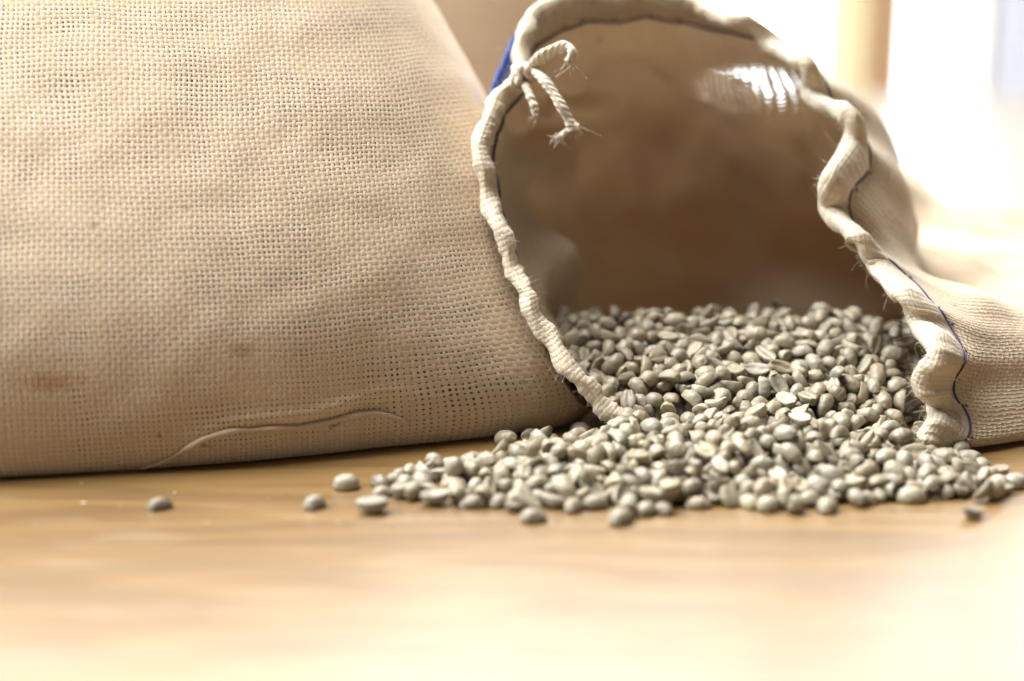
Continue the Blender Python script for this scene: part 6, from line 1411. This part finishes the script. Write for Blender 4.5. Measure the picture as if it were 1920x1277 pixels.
    '0.7,10.32,0.054,0.698,0.397,-0.594,-1;7,0.888,58.52,529.07,24.97,0.541,0.102,-0.183,0.815,-1;8,1.03,80.52,536.62,28.62,-0.026,0.318,-0.946,-0.058,-1;4'
    ',0.916,44.9,520.24,23.34,0.013,-0.995,0.094,0.011,-1;8,0.92,65.61,492.63,10.31,0.828,-0.473,0.301,-0.033,-1;5,1.067,142.15,537.03,27.86,0.355,-0.002,-'
    '0.086,0.931,-1;8,1.037,48.56,440.09,10.5,-0.053,0.319,-0.908,0.266,-1;4,0.899,120.36,546.31,29.42,0.298,0.546,0.658,0.425,-1;1,1,40.41,517.74,19.77,0.'
    '314,0.079,0.207,-0.923,-1;11,1.075,42.87,530.34,28.45,-0.192,0.795,-0.551,0.165,-1;9,0.978,126.49,516.34,19.08,0.593,0.14,-0.168,0.775,-1;1,0.864,110.'
    '24,528.32,24.45,0.38,0.062,-0.199,0.901,-1;8,1.014,33.88,518.37,21.07,0.942,-0.01,0.214,-0.259,-1;3,0.923,91.55,524.9,25.05,0.345,0.708,-0.427,-0.444,'
    '-1;7,1.077,30.36,563.98,29.62,0.152,0.021,0.716,0.681,-1;9,1.071,106.88,519.71,23.44,0.15,-0.741,-0.34,0.56,-1;0,1.005,1.19,473.35,2.88,0.348,-0.409,0'
    '.741,-0.403,-1;3,1.028,139.22,471.29,2.96,0.352,-0.771,0.518,-0.118,-1;4,1.003,64.27,473.86,11.62,0.361,0.433,-0.736,0.374,-1;1,1.077,115.74,477.24,3.'
    '11,0.756,0.43,-0.207,-0.448,-1;10,0.997,40.38,475.19,8.43,0.075,0.492,-0.822,0.278,-1;3,0.923,145.58,481.84,2.47,0.68,0.695,0.18,0.144,-1;6,0.943,94.5'
    '3,559.47,29.98,0.876,0.021,-0.424,0.23,-1;8,0.936,50.9,543.62,33.75,0.768,-0.619,-0.076,-0.143,-1;9,0.972,25.01,550.94,29.74,0.767,-0.144,-0.51,-0.361'
    ',-1;6,1.032,73.99,554.35,29.52,0.231,0.227,0.515,0.794,-1;8,1.022,110.77,556.44,29.73,0.274,-0.625,-0.527,0.506,-1;2,0.96,29.5,509.02,13.1,0.527,0.2,0'
    '.696,-0.445,-1;7,0.912,30.01,560.35,29.98,0.332,-0.803,-0.324,-0.375,-1;3,0.947,46.96,493.01,15.55,0.285,0.016,-0.175,0.942,-1;9,1.002,60,481.35,7.18,'
    '0.653,-0.001,-0.009,-0.757,-1;4,1.051,110.96,542.7,31.41,0.177,0.273,0.942,0.079,-1;2,0.878,37.74,479.16,7.16,0.005,0.565,0.379,-0.733,-1;9,0.908,29.4'
    ',485.57,3.48,0.69,-0.089,-0.334,0.636,-1;9,1.018,107.54,495.63,17.32,0.839,0.351,0.361,-0.205,-1;1,0.898,-5.79,459.29,3.51,0.371,0.086,-0.859,-0.341,-'
    '1;9,1,72.68,480.52,13.18,0.153,-0.364,-0.902,-0.177,-1;1,0.922,7.35,475.14,6.02,0.044,-0.228,-0.971,-0.05,-1;7,0.871,60.37,470.96,12.2,0.489,-0.395,-0'
    '.189,0.754,-1;10,1.015,65.79,486.12,10.79,0.656,0.237,-0.599,0.392,-1;6,0.902,66.09,471.15,11.15,0.566,-0.047,0.622,-0.54,-1;5,0.938,105.44,458.62,6.7'
    '4,0.382,-0.478,0.278,-0.74,-1;3,0.885,80.87,537.93,31.54,0.442,-0.077,-0.118,-0.886,-1;8,0.871,22.1,542.88,31.61,0.709,0.106,-0.185,-0.672,-1;8,0.951,'
    '52.59,496.92,14.32,0.446,-0.072,0.143,0.881,-1;11,0.962,95.15,536.49,31.55,-0.181,0.575,0.783,0.156,-1;9,0.976,46.47,468.98,10.16,0.228,-0.788,0.135,-'
    '0.556,-1;8,1.045,121.54,478.71,9.89,0.316,-0.232,0.202,-0.898,-1;0,0.88,127.14,471.62,5.94,0.928,0.039,-0.37,-0.011,-1;1,0.943,72.34,475.5,14,0.931,0.'
    '272,-0.094,0.226,-1;8,0.933,56.26,507.11,21.26,0.168,0.445,0.105,-0.873,-1;7,0.941,43.65,478.44,10.84,0.082,-0.303,0.297,-0.902,-1'
)
STRAY = {
    0: 'small grey bean lying alone on the table, farthest out in front of the upright sack',
    1: 'pale rounded bean alone on the table just outside the tip of the spill',
    2: 'bean lying flat alone on the table, closest to the foot of the upright sack',
    3: 'bean belly up with its crease showing, just ahead of the spill tip',
    4: 'blurred bean rolled out ahead of the front edge of the spill',
    5: 'blurred bean rolled farthest forward below the middle of the spill',
    9: 'single bean at the far end of the spill by the picture edge',
    12: 'largest bean of all, crease up, on the front edge of the spill',
}
recs = [[float(q) for q in b.split(',')] for b in REST.split(';')]
MASS = Joined()
trng = random.Random(31)
TINTS = [trng.random() for _ in recs]


def bean_tint(q):
    return min(max(TINTS[q], 0.001), 0.998)


def describe(b, tint):
    """what tells one bean of the heap from the next: tint, which side shows, where it lies"""
    x, y = b[2], b[3]
    colour = 'dark grey' if tint < 0.16 else 'grey green' if tint < 0.75 else 'olive' if tint < 0.86 else 'tan' if tint < 0.95 else 'yellowish'
    up = Quaternion(b[5:9]) @ Vector((0, 0, 1))
    pose = 'domed side up' if up.z > 0.45 else 'crease up' if up.z < -0.35 else 'crease forward' if up.y > 0.35 else 'on edge'
    if y > 528:
        where = 'on the back ridge of the heap'
    elif y > 495:
        where = ('in the heap nearest the upright sack' if x < 55 else 'in the middle of the heap' if x < 105 else 'in the heap by the ruffled hem')
    elif x < 0:
        where = 'at the thin tip of the spill'
    elif x > 128:
        where = 'at the spill end below the stitching'
    elif y < 442:
        where = 'on the blurred front edge of the spill'
    else:
        where = 'in the thick of the spill'
    return '%s bean lying %s' % (colour, pose), where


MAX_SINGLE = 300
for q, b in enumerate(recs):
    mesh = BEAN_MESHES[int(b[0])]
    loc = Vector(b[2:5]) * MM
    rot = Quaternion(b[5:9]).to_matrix()
    if q < MAX_SINGLE:
        o = bpy.data.objects.new('coffee_bean', mesh)
        COL.objects.link(o)
        o.rotation_mode = 'QUATERNION'
        o.rotation_quaternion = b[5:9]
        o.location = loc
        o.scale = (b[1],) * 3
        k = int(b[9])
        tint = bean_tint(q)
        o.color = (tint, tint, tint, 1)
        if k in STRAY:
            tag(o, STRAY[k], 'coffee bean', 'stray beans')
            continue
        kind, where = describe(b, tint)
        tag(o, kind + ' ' + where, 'coffee bean', kind + ' ' + where)
    else:
        v = np.empty(len(mesh.vertices) * 3)
        mesh.vertices.foreach_get('co', v)
        M3 = np.array(rot)
        v = (v.reshape(-1, 3) * b[1]) @ M3.T + np.array(loc)
        ca = np.empty(len(mesh.vertices))
        mesh.attributes['crease'].data.foreach_get('value', ca)
        MASS.add(v, [list(p.vertices) for p in mesh.polygons], None, crease=ca, tint=bean_tint(q))
rest_o = MASS.build('coffee_beans', M_BEAN)
tag(rest_o, 'smaller half hidden coffee beans filling the gaps of the heap', 'coffee beans', kind='stuff')
# the body of beans under the surface layer, filling the lying sack
xs = np.arange(0.006, 0.36, 0.004)
ys = np.arange(0.470, 0.80, 0.004)
CV = []
for y in ys:
    for x in xs:
        f = min(max((y - 0.49) / 0.06, 0.0), 1.0)
        xl = 0.050 - 0.026 * f + max(0.0, y - 0.545) * 0.62
        xr = 0.122 + 0.016 * f + max(0.0, y - 0.545) * 0.95
        ed = min(x - xl, xr - x) / 0.014
        h = min(0.003 + max(0.0, y - 0.490) * 0.42, 0.0260) if y > 0.488 else -0.004
        h -= max(0.0, y - 0.54) * 0.27
        h = h * min(max(ed, 0.0), 1.0) - (0.004 if ed < 0 else 0.0) + 0.0012 * mnoise.noise(Vector((x * 160, y * 160, 3.0)))
        CV.append((x, y, max(h, -0.004)))
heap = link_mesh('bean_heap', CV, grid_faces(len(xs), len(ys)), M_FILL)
tag(heap, 'beans buried under the top layer inside the lying sack', 'coffee beans', kind='stuff')

# papery silverskin flakes and crumbs shed by the beans
CJ = Joined()
crng = random.Random(17)
for _ in range(60):
    a_ = crng.uniform(0, 2 * math.pi)
    if crng.random() < 0.6:
        px_, py_ = crng.uniform(640, 1900), crng.uniform(905, 985)
    else:
        px_, py_ = crng.uniform(60, 900), crng.uniform(905, 990)
    c_ = at_z(px_, py_, 0.3)
    r_ = crng.uniform(0.15, 0.55) * MM if crng.random() < 0.85 else crng.uniform(0.6, 1.0) * MM
    n_ = 6
    vs = [c_ + np.array([r_ * math.cos(a_ + k * 1.047) * crng.uniform(0.7, 1.3), 0.6 * r_ * math.sin(a_ + k * 1.047) * crng.uniform(0.7, 1.3),
                         crng.uniform(0.0, 0.5) * MM]) for k in range(n_)]
    lo_ = [v_ - np.array([0, 0, 0.2 * MM]) for v_ in vs]
    CJ.add(vs + lo_, [list(range(n_)), list(range(n_, 2 * n_))[::-1]] + [[k, (k + 1) % n_, n_ + (k + 1) % n_, n_ + k][::-1] for k in range(n_)])
M_CHAFF = plain('silverskin', (0.62, 0.50, 0.36), 0.6, (0.50, 0.38, 0.25), 300.0)
tag(CJ.build('chaff', M_CHAFF, smooth=False), 'tiny pale flakes of bean skin scattered on the table', 'chaff', kind='stuff')
